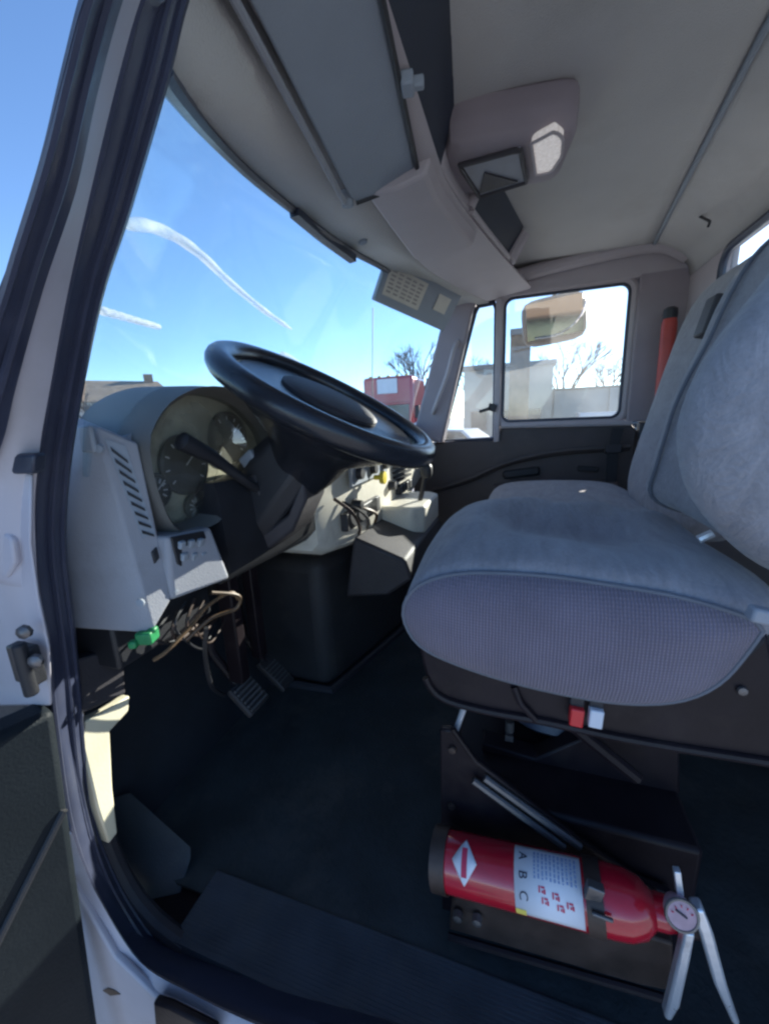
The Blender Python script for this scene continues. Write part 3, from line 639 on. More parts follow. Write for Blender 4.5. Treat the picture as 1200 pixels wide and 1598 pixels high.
# steering column shroud + stalks (fixed to the dash)
col0 = Vector((-.535, .55, .72)); col1 = Vector((-.535, .405, .862))
ax = (col1-col0).normalized()
colm = obj('steering_column', loft([[p+Vector((sx*w, 0, 0))+ax.cross(Vector((1, 0, 0)))*sz*h for sx, sz in ((-1, -.6), (-.7, -1), (.7, -1), (1, -.6), (1, .6), (.7, 1), (-.7, 1), (-1, .6))] for p, w, h in ((col0-ax*.25, .05, .06), (col0, .065, .075), (col0.lerp(col1, .55), .072, .07), (col1, .055, .055))]), 'dark', dash, bevel=.006)
obj('column_cover', loft([[p+Vector((sx*.052, 0, 0))+Vector((0, 0, sz)) for sx, sz in ((-1, .0), (-.8, -.04), (.8, -.04), (1, .0))] for p in (Vector((-.535, .53, .66)), Vector((-.535, .44, .72)), Vector((-.535, .40, .79)))]), 'char', colm, bevel=.006)
s0, s1, s2 = U(392, 757, x=-.62), U(330, 712, x=-.70), U(283, 688, x=-.755)
lever = obj('turn_signal_lever', tube([s0+Vector((.04, 0, -.02)), s0, s0.lerp(s1, .5), s1, s1.lerp(s2, .3), s2, s2+(s2-s1)*.08], [.009, .009, .010, .012, .014, .0155, .008], 12), 'dark', colm)
obj('lever_collar', obox(s0+Vector((.05, 0, .0)), (.035, .022, .026), rz(20) @ rx(-30)), 'char', colm, bevel=.006)
obj('hazard_switch', obox(U(395, 715, x=-.58), (.022, .018, .012), rx(-35)), 'visor', colm, bevel=.004)
# pale boot piece with a lit flared edge at the column's right foot
fl = spline([U(462, 880, x=-.46), U(486, 845, x=-.45), U(500, 810, x=-.44), U(540, 775, x=-.42), U(560, 760, x=-.41)], 14)
# under-dash wiring
wr = []
w1 = spline([U(372, 935, y=.52), U(360, 925, y=.52), U(325, 945, y=.54), U(300, 975, y=.55), U(262, 1015, y=.56), U(240, 1030, y=.58)], 24)
w2 = spline([U(330, 925, y=.53), U(372, 930, y=.51), U(368, 950, y=.52), U(330, 965, y=.54), U(290, 1000, y=.56)], 24)
w3 = spline([U(322, 980, y=.56), U(320, 1020, y=.58), U(330, 1070, y=.62), U(350, 1085, y=.66)], 18)
w4 = spline([U(345, 930, y=.54), U(310, 955, y=.56), U(280, 990, y=.58), U(250, 1005, y=.6)], 18)
for w, r_, c_ in ((w1, .0035, 'wire'), (w2, .0035, 'wire'), (w3, .005, 'dark'), (w4, .0025, 'strap')):
    obj('dash_wire', tube(w, r_, 6), c_, dash)
rw = random.Random(4)
for k in range(5):
    a0_, b0_ = 262+14*k, 962-6*k
    pts_ = [U(a0_, b0_-rw.uniform(0, 12), y=.58), U(a0_-8+rw.uniform(-14, 14), b0_+24+rw.uniform(0, 20), y=.57), U(a0_+20+rw.uniform(-20, 20), b0_+46+rw.uniform(-8, 26), y=.60), U(a0_+44, b0_+10+rw.uniform(-10, 20), y=.64)]
    obj('dash_wire', tube(spline(pts_, 18), rw.uniform(.0014, .003), 6), rw.choice(('dark', 'wire', 'strap', 'dark')), dash)
gc = U(230, 992, y=.53)
obj('wire_connector', join(obox(gc, (.013, .012, .010), rz(20)), obox(gc+Vector((.004, -.008, .009)), (.006, .006, .004), rz(20)), obox(gc+Vector((-.018, .008, -.005)), (.006, .006, .006), rz(20))), 'green', dash, bevel=.003)
obj('fuse_tray', box(-.87, -.66, .60, .80, .52, .60), 'dark', dash, bevel=.006)
obj('underdash_bracket', join(box(-.60, -.57, .60, .64, .30, .66), box(-.50, -.47, .62, .65, .30, .66)), 'brownblk', dash, bevel=.004)
# ================================================================== STEERING WHEEL
wc = Vector((-.529, .356, .936)); wa = R(30); wu = Vector((0, math.cos(wa), math.sin(wa))); wn = Vector((0, -math.sin(wa), math.cos(wa)))
whl = thing('steering_wheel', 'large black steering wheel with glossy grooved rim, tilted almost flat', 'steering wheel', tuple(wc))
RR = .211
def wp(a, r=RR, h=0): return wc+Vector((1, 0, 0))*math.cos(a)*r+wu*math.sin(a)*r+wn*h
rimr = []
NN = 72
for i in range(NN):
    a = 2*math.pi*i/NN; rad = (wp(a)-wc).normalized(); rr = []
    for j in range(14):
        b = 2*math.pi*j/14
        rx_, hx_ = .0235*math.cos(b), .022*math.sin(b)
        if j in (8, 9, 10, 11): rx_ *= .92; hx_ += .0018*math.sin(i*2*math.pi/2)
        rr.append(wp(a)+rad*rx_+wn*hx_)
    rimr.append(rr)
rimr.append(rimr[0])
rim = obj('rim', loft(rimr, True, False), 'wheel', whl, smooth=60)
obj('rim_groove', tube([wp(2*math.pi*i/72, RR-.010, .0145) for i in range(72)], .003, 6, closed=True), 'char', rim)
for a in (R(10), R(170), R(270)):
    t = Vector((1, 0, 0))*math.cos(a)+wu*math.sin(a); s = wn.cross(t)
    obj('spoke', loft([[wc+t*r+s*w*k+wn*(h+q) for k, q in ((-1, -.008), (1, -.008), (1, .006), (-1, .006))] for r, w, h in ((.05, .045, -.05), (.11, .032, -.032), (.17, .026, -.008), (.204, .03, 0))]), 'wheel', whl, bevel=.004)
hub = obj('hub', lathe([(-.19, .05), (-.15, .07), (-.10, .09), (-.055, .150), (-.025, .182), (-.008, .186), (.002, .178), (.004, .0001)], wc, wn, 40), 'wheel', whl)
obj('horn_pad', lathe([(.0, .10), (.008, .10), (.013, .09), (.015, .0001)], wc, wn, 28), 'char', hub)
# ================================================================== DRIVER SEAT
ds = thing('driver_seat', 'grey velour driver seat with knitted bulging side panel on a black suspension base', 'seat', (-.5, -.07, 0))
top = [(631,945),(645,921),(668,907),(700,898),(750,894),(850,899),(950,913),(1050,930),(1140,955),(1186,976)]
bot = [(1176,1002),(1120,1066),(1050,1094),(950,1094),(825,1070),(725,1040),(660,1010),(634,975)]
loop = resample(spline([U(a, b, x=-.752) for a, b in top+bot], 90, True), 72)
cc = sum(loop, Vector())/72
def sc(L_, s, x, dz=0, dy=0, sy=None): return [Vector((x, cc.y+(p.y-cc.y)*(sy or s)+dy, cc.z+(p.z-cc.z)*s+dz)) for p in L_]
side = loft([sc(loop, .0003, -.788), sc(loop, .3, -.787), sc(loop, .6, -.782), sc(loop, .85, -.771), sc(loop, .96, -.760), sc(loop, 1, -.752)], True, False)
def topring(x, k, crown, sag, fy):
    out = []
    for p in loop:
        u = (p.y-cc.y)/.21; up = max(0, (p.z-cc.z)/.08)
        q = Vector((x, cc.y+(p.y-cc.y)*k+fy, cc.z+(p.z-cc.z)*k+up*(crown-sag*math.exp(-((u+.15)/.55)**2))))
        if p.y < cc.y: q.y -= .05*min(1, (cc.y-p.y)/.1)*min(1, (x+.752)/.05)
        out.append(q)
    return out
seatv = loft([sc(loop, .99, -.751), topring(-.742, 1.015, .008, 0, 0), topring(-.72, 1.02, .016, .0, .0), topring(-.67, 1.02, .026, .006, .002), topring(-.60, 1.02, .034, .030, .006), topring(-.55, 1.02, .032, .048, .008), topring(-.48, 1.02, .030, .056, .008), topring(-.42, 1.02, .032, .040, .006), topring(-.37, 1.0, .028, .010, 0), topring(-.33, 1.0, .022, .004, 0), topring(-.29, .96, .012, 0, -.004), topring(-.265, .88, 0, 0, -.01), topring(-.25, .6, 0, 0, -.01)], True, True)
def folds(v):
    out = []
    for p in v:
        w_ = max(0, min(1, (p.z-.66)/.03))*max(0, min(1, (p.x+.75)/.05))
        d_ = .007*math.sin(p.y*46+p.x*14+1.2*math.sin(p.x*17))*(.5+.5*math.sin(p.x*9+p.y*7))+.005*math.sin(p.x*60+p.y*33)*math.exp(-((p.y+.2)/.1)**2)
        out.append(Vector((p.x, p.y, p.z+d_*w_)))
    return out
cu = obj('cushion', (folds(seatv[0]), seatv[1]), 'seat', ds, smooth=80, sub=1)
obj('side_panel', side, 'seatside', cu, smooth=80)
obj('cushion_piping', tube([p+Vector((-.001, 0, 0)) for p in sc(loop, 1.002, -.752)], .003, 8, closed=True), 'piping', cu)
# backrest with side bolster
nearp = [(.70,-0.314),(.728,-0.264),(.79,-0.206),(.85,-0.182),(.90,-0.181),(.96,-0.199),(1.02,-0.236),(1.10,-0.282),(1.18,-0.334),(1.24,-0.389),(1.26,-0.444)]
farp = [(.70,-.305),(.73,-.264),(.79,-.272),(.85,-.283),(.90,-.292),(.956,-.309),(1.016,-.332),(1.09,-.354),(1.15,-.382),(1.185,-.425),(1.20,-.465)]
backp = [(1.22,-.485),(1.16,-.49),(1.05,-.465),(.90,-.43),(.76,-.385),(.70,-.345)]
def bring(x, t, k, rec=0):
    pr_ = [(n_[0]*(1-t)+f_[0]*t, n_[1]*(1-t)+f_[1]*t) for n_, f_ in zip(nearp, farp)]
    P0 = [Vector((x, y-rec*math.sin(math.pi*min(1, i/10)), z)) for i, (z, y) in enumerate(pr_)]+[Vector((x, y, z)) for z, y in backp]
    P0 = resample(spline(P0, 96, True), 80); c_ = sum(P0, Vector())/80
    return [Vector((x, c_.y+(p.y-c_.y)*k, c_.z+(p.z-c_.z)*(1-(1-k)*.6))) for p in P0]
bkr = obj('backrest', loft([bring(-.783, 0, .05), bring(-.781, 0, .4), bring(-.773, 0, .72), bring(-.758, 0, .90), bring(-.735, 0, 1.0), bring(-.70, .05, 1.03), bring(-.66, .12, 1.02, .015), bring(-.62, .25, 1, .04), bring(-.5, .55, 1, .05), bring(-.38, .85, 1, .035), bring(-.33, .96, 1.02, .008), bring(-.295, 1, 1.0), bring(-.27, 1, .93), bring(-.258, 1, .7), bring(-.255, 1, .1)], True, True), 'seat', ds, smooth=80)
obj('bolster_seam', tube(bring(-.335, .97, 1.022), .0035, 8, closed=True), 'piping', bkr)
# seat pan / tray under the cushion
tr_top = [(650,1000),(725,1035),(825,1066),(950,1090),(1050,1090),(1120,1060),(1200,985)]
tr_bot = [(1235,1196),(1190,1188),(1050,1166),(950,1148),(850,1126),(760,1110),(700,1094),(676,1078),(664,1058)]
tp = [U(a, b, x=-.742) for a, b in tr_top+tr_bot]
pan = obj('seat_pan', prism(tp, (.46, 0, 0)), 'brownblk', ds, bevel=.006)
obj('pan_lip', tube(spline([U(a, b, x=-.744) for a, b in tr_bot[::-1]], 30), .006, 8), 'brownblk', pan)
obj('pan_rib', tube([U(802, 1072, x=-.745), U(812, 1098, x=-.748), U(836, 1124, x=-.746)], .005, 8), 'brownblk', pan)
for (a, b, m_) in ((899, 1116, 'buttonred'), (929, 1118, 'buttonwhite')):
    c = U(a, b, x=-.754)
    kk = obj('height_button', obox(c, (.008, .0085, .0135), rx(2)), m_, pan, bevel=.002)
    kk['label'] = ('red' if m_ == 'buttonred' else 'white')+' square push button'
    obj('button_housing', obox(c+Vector((.006, 0, .022)), (.007, .009, .009), rx(2)), 'dark', kk, bevel=.002)
obj('pan_screw', lathe([(0, .006), (.003, .005), (.004, .0001)], U(1158, 1078, x=-.744), (-1, 0, 0), 10), 'steel', pan)
obj('recline_lever', obox(U(1197, 962, x=-.79), (.008, .016, .008), rx(10)), 'dash', ds, bevel=.003)
obj('belt_anchor', tube([U(1090, 842, x=-.62), U(1112, 832, x=-.62)], .006, 8), 'alu', ds)
# suspension: side plate, cross beam, slide rails, riser
pt = [(686,1140),(706,1140),(742,1190),(905,1316),(1000,1380),(1050,1400),(1050,1480),(690,1470)]
plate = obj('suspension_plate', prism([U(a, b, x=-.722) for a, b in pt], (.015, 0, 0)), 'brownblk', ds, bevel=.003)
obj('plate_edge', tube([U(a, b, x=-.725) for a, b in ((706,1138),(742,1188),(905,1314),(1000,1376))], .004, 6), 'steel' if 0 else 'brownblk', plate)
for a, b in ((706, 1170), (705, 1258)):
    obj('plate_bolt', lathe([(0, .007), (.004, .006), (.005, .0001)], U(a, b, x=-.724), (-1, 0, 0), 8), 'strap', plate)
for (p, q_) in (((738,1218),(880,1322)), ((756,1214),(905,1322))):
    obj('slide_rail', tube([U(*p, x=-.735), U(*q_, x=-.735)], .006, 8), 'steel', ds)
obj('front_post', tube([U(724, 1105, x=-.70), U(708, 1150, x=-.70)], .005, 8), 'alu', ds)
bx_ = [U(a, b, x=-.60) for a, b in ((752,1160),(835,1185),(905,1155),(1060,1120),(1062,1240),(960,1235),(900,1205),(800,1215),(752,1195))]
obj('cross_beam', prism(bx_, (.04, 0, 0)), 'brownblk', ds, bevel=.004)
obj('scissor_arm', tube([U(890, 1130, x=-.66), U(995, 1215, x=-.66)], .010, 8), 'brownblk', ds)
obj('air_bellows', lathe([(0, .09), (.02, .11), (.04, .10), (.06, .115), (.08, .10), (.10, .115), (.12, .10), (.14, .10)], (-.46, -.08, .28), (0, 0, 1), 24), 'rubber', ds)
obj('riser', box(-.70, -.30, -.28, .10, .0, .26), 'brownblk', ds, bevel=.008)
ck = U(795, 1140, x=-.62)
obj('air_valve', join(lathe([(0, .008), (.02, .008)], ck, (0, 0, 1), 10), obox(ck+Vector((0, 0, -.012)), (.008, .007, .006), rx(0))), 'steel', ds)
# ================================================================== PASSENGER SEAT
ps = thing('passenger_seat', 'wide grey velour passenger bench seat against the rear wall beyond the driver seat', 'bench seat', (.28, -.25, 0))
pcu = obj('cushion', pillow((.27, -.16, .525), (.47, .27, .085), 4.5, 16, deform=lambda q: Vector((q.x, q.y, q.z*(1-.12*max(0, q.y))))), 'seat', ps, smooth=80)
rb = rx(-12)
def bdef(q):
    y = q.y
    if y > 0: y -= .35*math.exp(-(q.x/.5)**2)*max(0, 1-abs(q.z))
    return Vector((q.x, y, q.z))
pbk = obj('backrest', pillow((.10, -.505, .91), (.33, .075, .355), 5, 18, deform=bdef, rot=rx(13)), 'seat', ps, smooth=80)
lb_ = [(-.38,.62),(-.375,.74),(-.40,.85),(-.45,.98),(-.51,1.16),(-.56,1.25)]
obj('bolster', loft([[Vector((x, y+dy, z)) for x, dy in ((-.20, -.10), (-.205, -.02), (-.185, .012), (-.15, .015), (-.11, -.015), (-.10, -.08))] for y, z in lb_]), 'seat', pbk, smooth=80, sub=1)
obj('bench_box', box(-.18, .72, -.42, .06, 0, .46), 'brownblk', ps, bevel=.01)
obj('headrest', pillow((-.16, -.60, 1.24), (.10, .045, .08), 4, 10, rot=rx(10)), 'seat', ps, smooth=80)
# dark box stands in for the shaded notch between the seat backs
bg = U(1108, 494, x=.10)
tag(obj('notch_shade', join(obox(bg, (.034, .014, .050), rx(13)), obox(bg+Vector((0, .010, -.02)), (.016, .008, .010), rx(13))), 'char', bevel=.006), 'dark box standing in for the shaded notch between the two seat backs below the rear window', 'shaded notch')
# red tube on the rear pillar
ra, rb_ = U(1046, 492, x=.80), U(1034, 612, x=.80)
rt = thing('red_canister', 'orange-red tube with dark cap standing behind the passenger seat by the window', 'canister', tuple(rb_))
dv_ = (ra-rb_).normalized(); Ln = (ra-rb_).length
obj('tube_body', lathe([(-.10, .027), (0, .028), (Ln-.03, .028), (Ln-.01, .023), (Ln, .018)], rb_, dv_, 24), 'flare', rt)
obj('tube_cap', lathe([(Ln-.012, .025), (Ln+.004, .027), (Ln+.025, .025), (Ln+.032, .014), (Ln+.034, .0001)], rb_, dv_, 20), 'dark', rt)
# ================================================================== FIRE EXTINGUISHER
e0_, e1_ = U(677, 1337, x=-.79), U(1020, 1421, x=-.80)
er = .0395
fe = thing('fire_extinguisher', 'red fire extinguisher lying sideways below the driver seat', 'fire extinguisher', tuple((e0_+e1_)/2))
ea = (e1_-e0_).normalized(); EL = (e1_-e0_).length
cyl = obj('cylinder', lathe([(0, .026), (.004, .034), (.012, .038), (.022, er), (EL-.05, er), (EL-.03, er*.96), (EL-.012, er*.80), (EL, er*.5), (EL+.012, .020), (EL+.022, .018)], e0_, ea, 48), 'red', fe)
# frame on the cylinder: angle 0 faces the camera
cm = (e0_+e1_)/2; toc = (CAM-cm); toc = (toc-ea*toc.dot(ea)).normalized(); tup = ea.cross(toc)
if tup.z < 0: tup = -tup
def cy(s, a, o=.0008): return e0_+ea*s+(toc*math.cos(a)+tup*math.sin(a))*(er+o)
def cyrect(s0, s1, a0, a1, o, n=10):
    return loft([[cy(s, a0+(a1-a0)*j/n, o) for s in (s0, s1)] for j in range(n+1)], False, False)
def s_at(px): return EL*(px-676)/(1020-676)
lab = obj('instruction_label', cyrect(s_at(822), s_at(922), R(-66), R(62), .0009, 16), 'label', cyl, solid=.0006)
def bars(s0, s1, a0, a1, n, o, w):
    return join(*[cyrect(s0, s1-(s1-s0)*.35*random.random(), a0+(a1-a0)*k/n, a0+(a1-a0)*(k+w)/n, o, 2) for k in range(n)])
def vbars(sa, sb, a0, a1, o):
    out = []; s = sa
    while s < sb:
        a = a0
        while a > a1:
            l_ = R(3+6*random.random()); out.append(cyrect(s, s+.0022, a, max(a1, a-l_), o, 2)); a -= l_+R(2)
        s += .0052
    return join(*out)
def glyphs(txt, s, a, size, o, m_, name, step):
    """letters wrapped on the cylinder; reading direction runs down round the barrel"""
    parts = []
    for i, ch in enumerate(txt):
        cu_ = bpy.data.curves.new('t', 'FONT'); cu_.body = ch; cu_.size = 1; cu_.align_x = 'CENTER'; cu_.align_y = 'CENTER'; cu_.resolution_u = 3
        to = bpy.data.objects.new('t', cu_); C.objects.link(to)
        bpy.context.view_layer.update()
        me = to.evaluated_get(bpy.context.evaluated_depsgraph_get()).to_mesh()
        vs = [v.co.copy() for v in me.vertices]; fs = [tuple(p.vertices) for p in me.polygons]
        bpy.data.objects.remove(to)
        parts.append(([cy(s+v.y*size, a-i*step-v.x*size/er, o) for v in vs], fs))
    return obj(name, join(*parts), m_, lab, smooth=0, solid=.0003)
glyphs('ABC', s_at(835), R(36), .016, .0018, 'ink', 'class_letters', R(31))
obj('label_print', vbars(s_at(852), s_at(915), R(50), R(4), .0018), 'inkblue', lab)
redp = []
for (px_, a_) in ((862, -10), (882, -15), (902, -24), (866, -26), (888, -31)):
    s = s_at(px_); redp += [cyrect(s-.003, s-.001, R(a_-5), R(a_+5), .0018, 3), cyrect(s+.000, s+.005, R(a_+2), R(a_+5), .0018, 3), cyrect(s+.001, s+.003, R(a_-5), R(a_-1), .0018, 3), cyrect(s+.0035, s+.006, R(a_-6), R(a_+1), .0018, 3)]
obj('pictograms', join(*redp), 'inkred', lab)
obj('yellow_corner', cyrect(s_at(822), s_at(838), R(-66), R(-52), .0018, 3), 'inkyel', lab)
dmd = []
sd = s_at(741)
N_ = 14
dm = loft([[cy(sd+w_*(.018)*(1-abs(k/N_*2-1)), R(44-82*k/N_), .0012) for w_ in (-1, -.3, .3, 1)] for k in range(N_+1)], False, False)
dd_ = obj('diamond_emblem', dm, 'label', cyl, solid=.0006)
obj('emblem_print', cyrect(sd-.004, sd+.004, R(-22), R(26), .0024, 8), 'inkred', dd_)
hd = obj('valve_body', lathe([(EL+.015, .017), (EL+.03, .020), (EL+.055, .018), (EL+.06, .0001)], e0_, ea, 18), 'brownblk', fe)
gg = U(1062, 1426, x=-.835)
gau = obj('pressure_gauge', lathe([(-.02, .010), (-.008, .0155), (.0, .0165), (.004, .015), (.005, .0001)], gg, (-.8, -.05, .35), 24), 'gaugeface', fe)
gn = Vector((-.8, -.05, .35)).normalized()
gx_ = gn.cross(Vector((0, 0, 1))).normalized(); gy_ = gx_.cross(gn)
obj('gauge_rim', tube([gg+gn*.003+(gx_*math.cos(t*.2618)+gy_*math.sin(t*.2618))*.0165 for t in range(24)], .0022, 6, closed=True), 'steel', gau)
obj('gauge_needle', tube([gg+gn*.0065-gx_*.004, gg+gn*.0065+gx_*.007+gy_*.006], .0012, 5), 'ink', gau)
obj('gauge_mark', join(*[tube([gg+gn*.006+(gx_*math.cos(t)+gy_*math.sin(t))*.0095, gg+gn*.006+(gx_*math.cos(t)+gy_*math.sin(t))*.012], .0007, 4) for t in (.3, .9, 1.5, 2.1, 2.7)]), 'inkred', gau)
def bar3(pts, w, th, x):
    P_ = [U(a, b, x=x) for a, b in pts]; rings = []
    for i, p in enumerate(P_):
        t = (P_[min(i+1, len(P_)-1)]-P_[max(i-1, 0)]).normalized(); s = t.cross(Vector((1, 0, 0))).normalized()
        ww = w[i] if isinstance(w, (list, tuple)) else w
        rings.append([p+s*ww+Vector((-th, 0, 0)), p-s*ww+Vector((-th, 0, 0)), p-s*ww+Vector((th*1.4, 0, 0)), p+s*ww+Vector((th*1.4, 0, 0))])
    return loft(rings)
obj('carry_handle', bar3(((1074, 1450), (1066, 1490), (1050, 1560), (1040, 1584)), [.0055, .006, .0065, .004], .006, -.83), 'alu', fe, bevel=.003)
obj('squeeze_lever', bar3(((1086, 1412), (1100, 1450), (1122, 1530), (1146, 1590)), [.006, .007, .0065, .004], .007, -.825), 'alu', fe, bevel=.003)
obj('safety_pin', bar3(((1056, 1358), (1062, 1405)), .0035, .0035, -.82), 'alu', fe, bevel=.001)
# bracket that carries it
bk = thing('extinguisher_bracket', 'brown steel cradle and straps holding the red extinguisher', 'bracket', (cm.x+.02, cm.y, 0))
for s0, s1 in ((s_at(680), s_at(706)), (s_at(926), s_at(950))):
    ring = []
    for j in range(25):
        a = R(-110+ (290*j/24)); ring.append([cy(s0, a, .0016), cy(s1, a, .0016), cy(s1, a, .0032), cy(s0, a, .0032)])
    obj('strap', loft(ring, True, True), 'strap' , bk, smooth=50)
obj('strap_buckle', join(obox(cy(s_at(938), R(5), .006), (.006, .010, .012), rx(10)), tube([cy(s_at(932), R(-22), .007), cy(s_at(960), R(-25), .007)], .003, 6)), 'steel', bk, bevel=.002)
cr_ = [U(a, b, x=-.795) for a, b in ((720,1386),(1010,1462),(1052,1475),(1050,1550),(1000,1540),(700,1452),(705,1405))]
obj('cradle', prism(cr_, (.07, 0, 0)), 'strap', bk, bevel=.004)
obj('base_rail', tube([U(700, 1462, x=-.79), U(1000, 1548, x=-.79), U(1060, 1566, x=-.79)], .006, 8), 'brownblk', bk)
for a in (715, 745):
    obj('cradle_bolt', lathe([(0, .008), (.01, .007), (.012, .0001)], U(a, 1425+(a-715)*.2, x=-.80), (-1, 0, 0), 8), 'steel', bk)
# ================================================================== OUTSIDE
g = obj('ground', ([(-400, -400, GZ), (400, -400, GZ), (400, 400, GZ), (-400, 400, GZ)], [(0, 1, 2, 3)]), 'asphalt', smooth=0); struct(g)
def building(name, x0, x1, y0, y1, h, m_, label, wins, face='-x'):
    b = thing(name, label, 'building', ((x0+x1)/2, (y0+y1)/2, GZ))
    obj('wall', box(x0, x1, y0, y1, GZ, GZ+h), m_, b)
    obj('parapet', box(x0-.15, x1+.15, y0-.15, y1+.15, GZ+h, GZ+h+.25), 'trim', b)
    for (w0, w1, a, c) in wins:
        fr_ = obj('window', box(x0-.06, x0-.005, w0, w1, GZ+a, GZ+c), 'trim', b)
        obj('pane', box(x0-.075, x0-.062, w0+.06, w1-.06, GZ+a+.06, GZ+c-.06), 'windowdark', fr_)
    return b
building('shop_building', 24, 32, -1.75, 3.2, 4.55, 'stucco', 'square tan flat-roofed building behind the parked cars, seen through the door window', ((.2, 1.2, 1.0, 2.2), (1.8, 2.8, 1.0, 2.2), (-1.2, -.3, .05, 2.2)))
fw = thing('boundary_wall', 'long pale masonry wall right of the tan building', 'wall', (26, -8, GZ))
obj('wall_panel', box(26, 26.3, -16, -1.76, GZ, GZ+3.2), 'stucco2', fw)
obj('coping', box(25.9, 26.4, -16, -1.76, GZ+3.2, GZ+3.32), 'trim', fw)
for k in range(5):
    obj('pier', box(25.85, 25.995, -2.4-3*k, -2.0-3*k, GZ, GZ+3.19), 'stucco2', fw)
py_ = thing('brick_pylon', 'tall narrow brown masonry pylon rising before the tan building', 'pylon', (21, 0, GZ))
pa0, pa1 = U(796, 545, x=21), U(828, 545, x=21)
obj('shaft', box(21, 21.8, pa1.y, pa0.y, GZ, U(810, 522, x=21).z), 'brick', py_, bevel=.03)
obj('cap', box(20.9, 21.9, pa1.y-.08, pa0.y+.02, U(810, 522, x=21).z, U(810, 512, x=21).z), 'trim', py_, bevel=.03)
# parked cars
def car(name, label, c, ang, m_, scale=1.0, van=False):
    t = thing(name, label, 'car', (c[0], c[1], GZ), 'cars parked in the lot')
    rt_ = rz(ang)
    def w(p): return Vector((c[0], c[1], GZ))+rt_ @ (Vector(p)*scale)
    prof = [(-2.2, .35), (-2.25, .7), (-1.9, .95), (-1.15, 1.0), (-.55, 1.45), (1.1, 1.48), (1.75, 1.0), (2.15, .92), (2.2, .4)]
    if van: prof = [(-2.2, .35), (-2.25, .85), (-1.7, 1.05), (-1.1, 1.75), (-.9, 1.85), (2.1, 1.85), (2.2, 1.0), (2.2, .4)]
    rings = []
    for xo, k in ((-.86, .97), (-.80, 1.0), (.80, 1.0), (.86, .97)):
        rings.append([w((a, xo if b < 1.02 else xo*.84, b*k if b > .5 else b)) for a, b in prof])
    obj('body', loft(rings), m_, t, bevel=.03*scale)
    for sy in (-1, 1):
        wl = [(-1.0, 1.03), (-.5, 1.38), (.25, 1.40), (.25, 1.03)] if not van else [(-1.15, 1.1), (-.9, 1.62), (.3, 1.64), (.3, 1.1)]
        wr_ = [(.33, 1.03), (.33, 1.40), (1.05, 1.40), (1.5, 1.03)] if not van else [(.4, 1.1), (.4, 1.64), (1.9, 1.64), (1.95, 1.1)]
        for q_ in (wl, wr_):
            obj('side_window', (lambda V_: (V_, [tuple(range(len(V_)))]))([w((a, sy*(.845 if b < 1.2 else .745), b)) for a, b in q_]), 'windowdark', t, solid=.02)
    for a in (-1.4, 1.4):
        for sy in (-1, 1):
            wl_ = obj('wheel', lathe([(-.1*scale, .2*scale), (-.1*scale, .33*scale), (.1*scale, .33*scale), (.1*scale, .2*scale)], w((a, sy*.80, .33)), rt_ @ Vector((0, 1, 0)), 20), 'tyre', t)
    return t
car('parked_car', 'dark low car at the foot of the tan building', (19.5, -.9), 80, 'carblue')
car('parked_car', 'silver car parked beside the division bar of the door window', (15.0, 2.3), 70, 'carwhite')
car('parked_car', 'beige van parked in the vent window, nearest the front', (13.5, 4.6), 78, 'carbeige', 1, True)
car('parked_car', 'white van parked far off before the brown roofed house', (22.5, 27.5), 50, 'carwhite', 1.2, True)
car('parked_car', 'silver van by the pale boundary wall', (20.5, -4.8), 90, 'carwhite', 1, True)
# red truck ahead to the right
q0, q1 = U(566, 600, x=13), U(644, 600, x=13)
rc = Vector(((q0.x+q1.x)/2, (q0.y+q1.y)/2, 0))
ztop, zb_ = U(605, 587, x=13).z, U(605, 628, x=13).z
rtk = thing('red_truck', 'bright red truck with white panel, seen over the steering wheel', 'truck', (13.8, rc.y, GZ))
obj('cab_body', box(13, 15, q1.y, q0.y, GZ+.6, ztop), 'redpaint', rtk, bevel=.12, bseg=3)
wp0, wp1 = U(588, 592, x=12.97), U(620, 613, x=12.97)
obj('white_panel', box(12.96, 12.995, wp1.y, wp0.y, wp1.z, wp0.z), 'label', rtk, bevel=.01)
for k in range(5):
    yy = q1.y+(q0.y-q1.y)*(.14+.18*k)
    obj('marker_light', box(13.12, 13.22, yy-.06, yy+.06, ztop+.001, ztop+.05), 'yellow', rtk, bevel=.015)
for yy in (q1.y-.22, q0.y+.06): obj('mirror', box(12.98, 13.06, yy, yy+.16, zb_-.6, zb_-.15), 'dark', rtk, bevel=.02)
obj('sun_shade', box(12.86, 12.999, q1.y+.1, q0.y-.1, zb_-.09, zb_-.02), 'redpaint', rtk, bevel=.02)
obj('grille', box(12.95, 12.995, q1.y+.5, q0.y-.5, GZ+.75, GZ+1.35), 'dark', rtk, bevel=.02)
for yy in (q1.y+.12, q0.y-.42): obj('headlight', box(12.95, 12.995, yy, yy+.3, GZ+.85, GZ+1.1), 'label', rtk, bevel=.02)
obj('windshield', box(12.97, 12.995, q1.y+.15, q0.y-.15, zb_-.75, zb_-.1), 'windowdark', rtk)
for sy in (q1.y+.2, q0.y-.2):
    for xx in (13.5, 14.6): obj('wheel', lathe([(-.13, .25), (-.13, .5), (.13, .5), (.13, .25)], (xx, sy, GZ+.5), (0, 1, 0), 22), 'tyre', rtk)
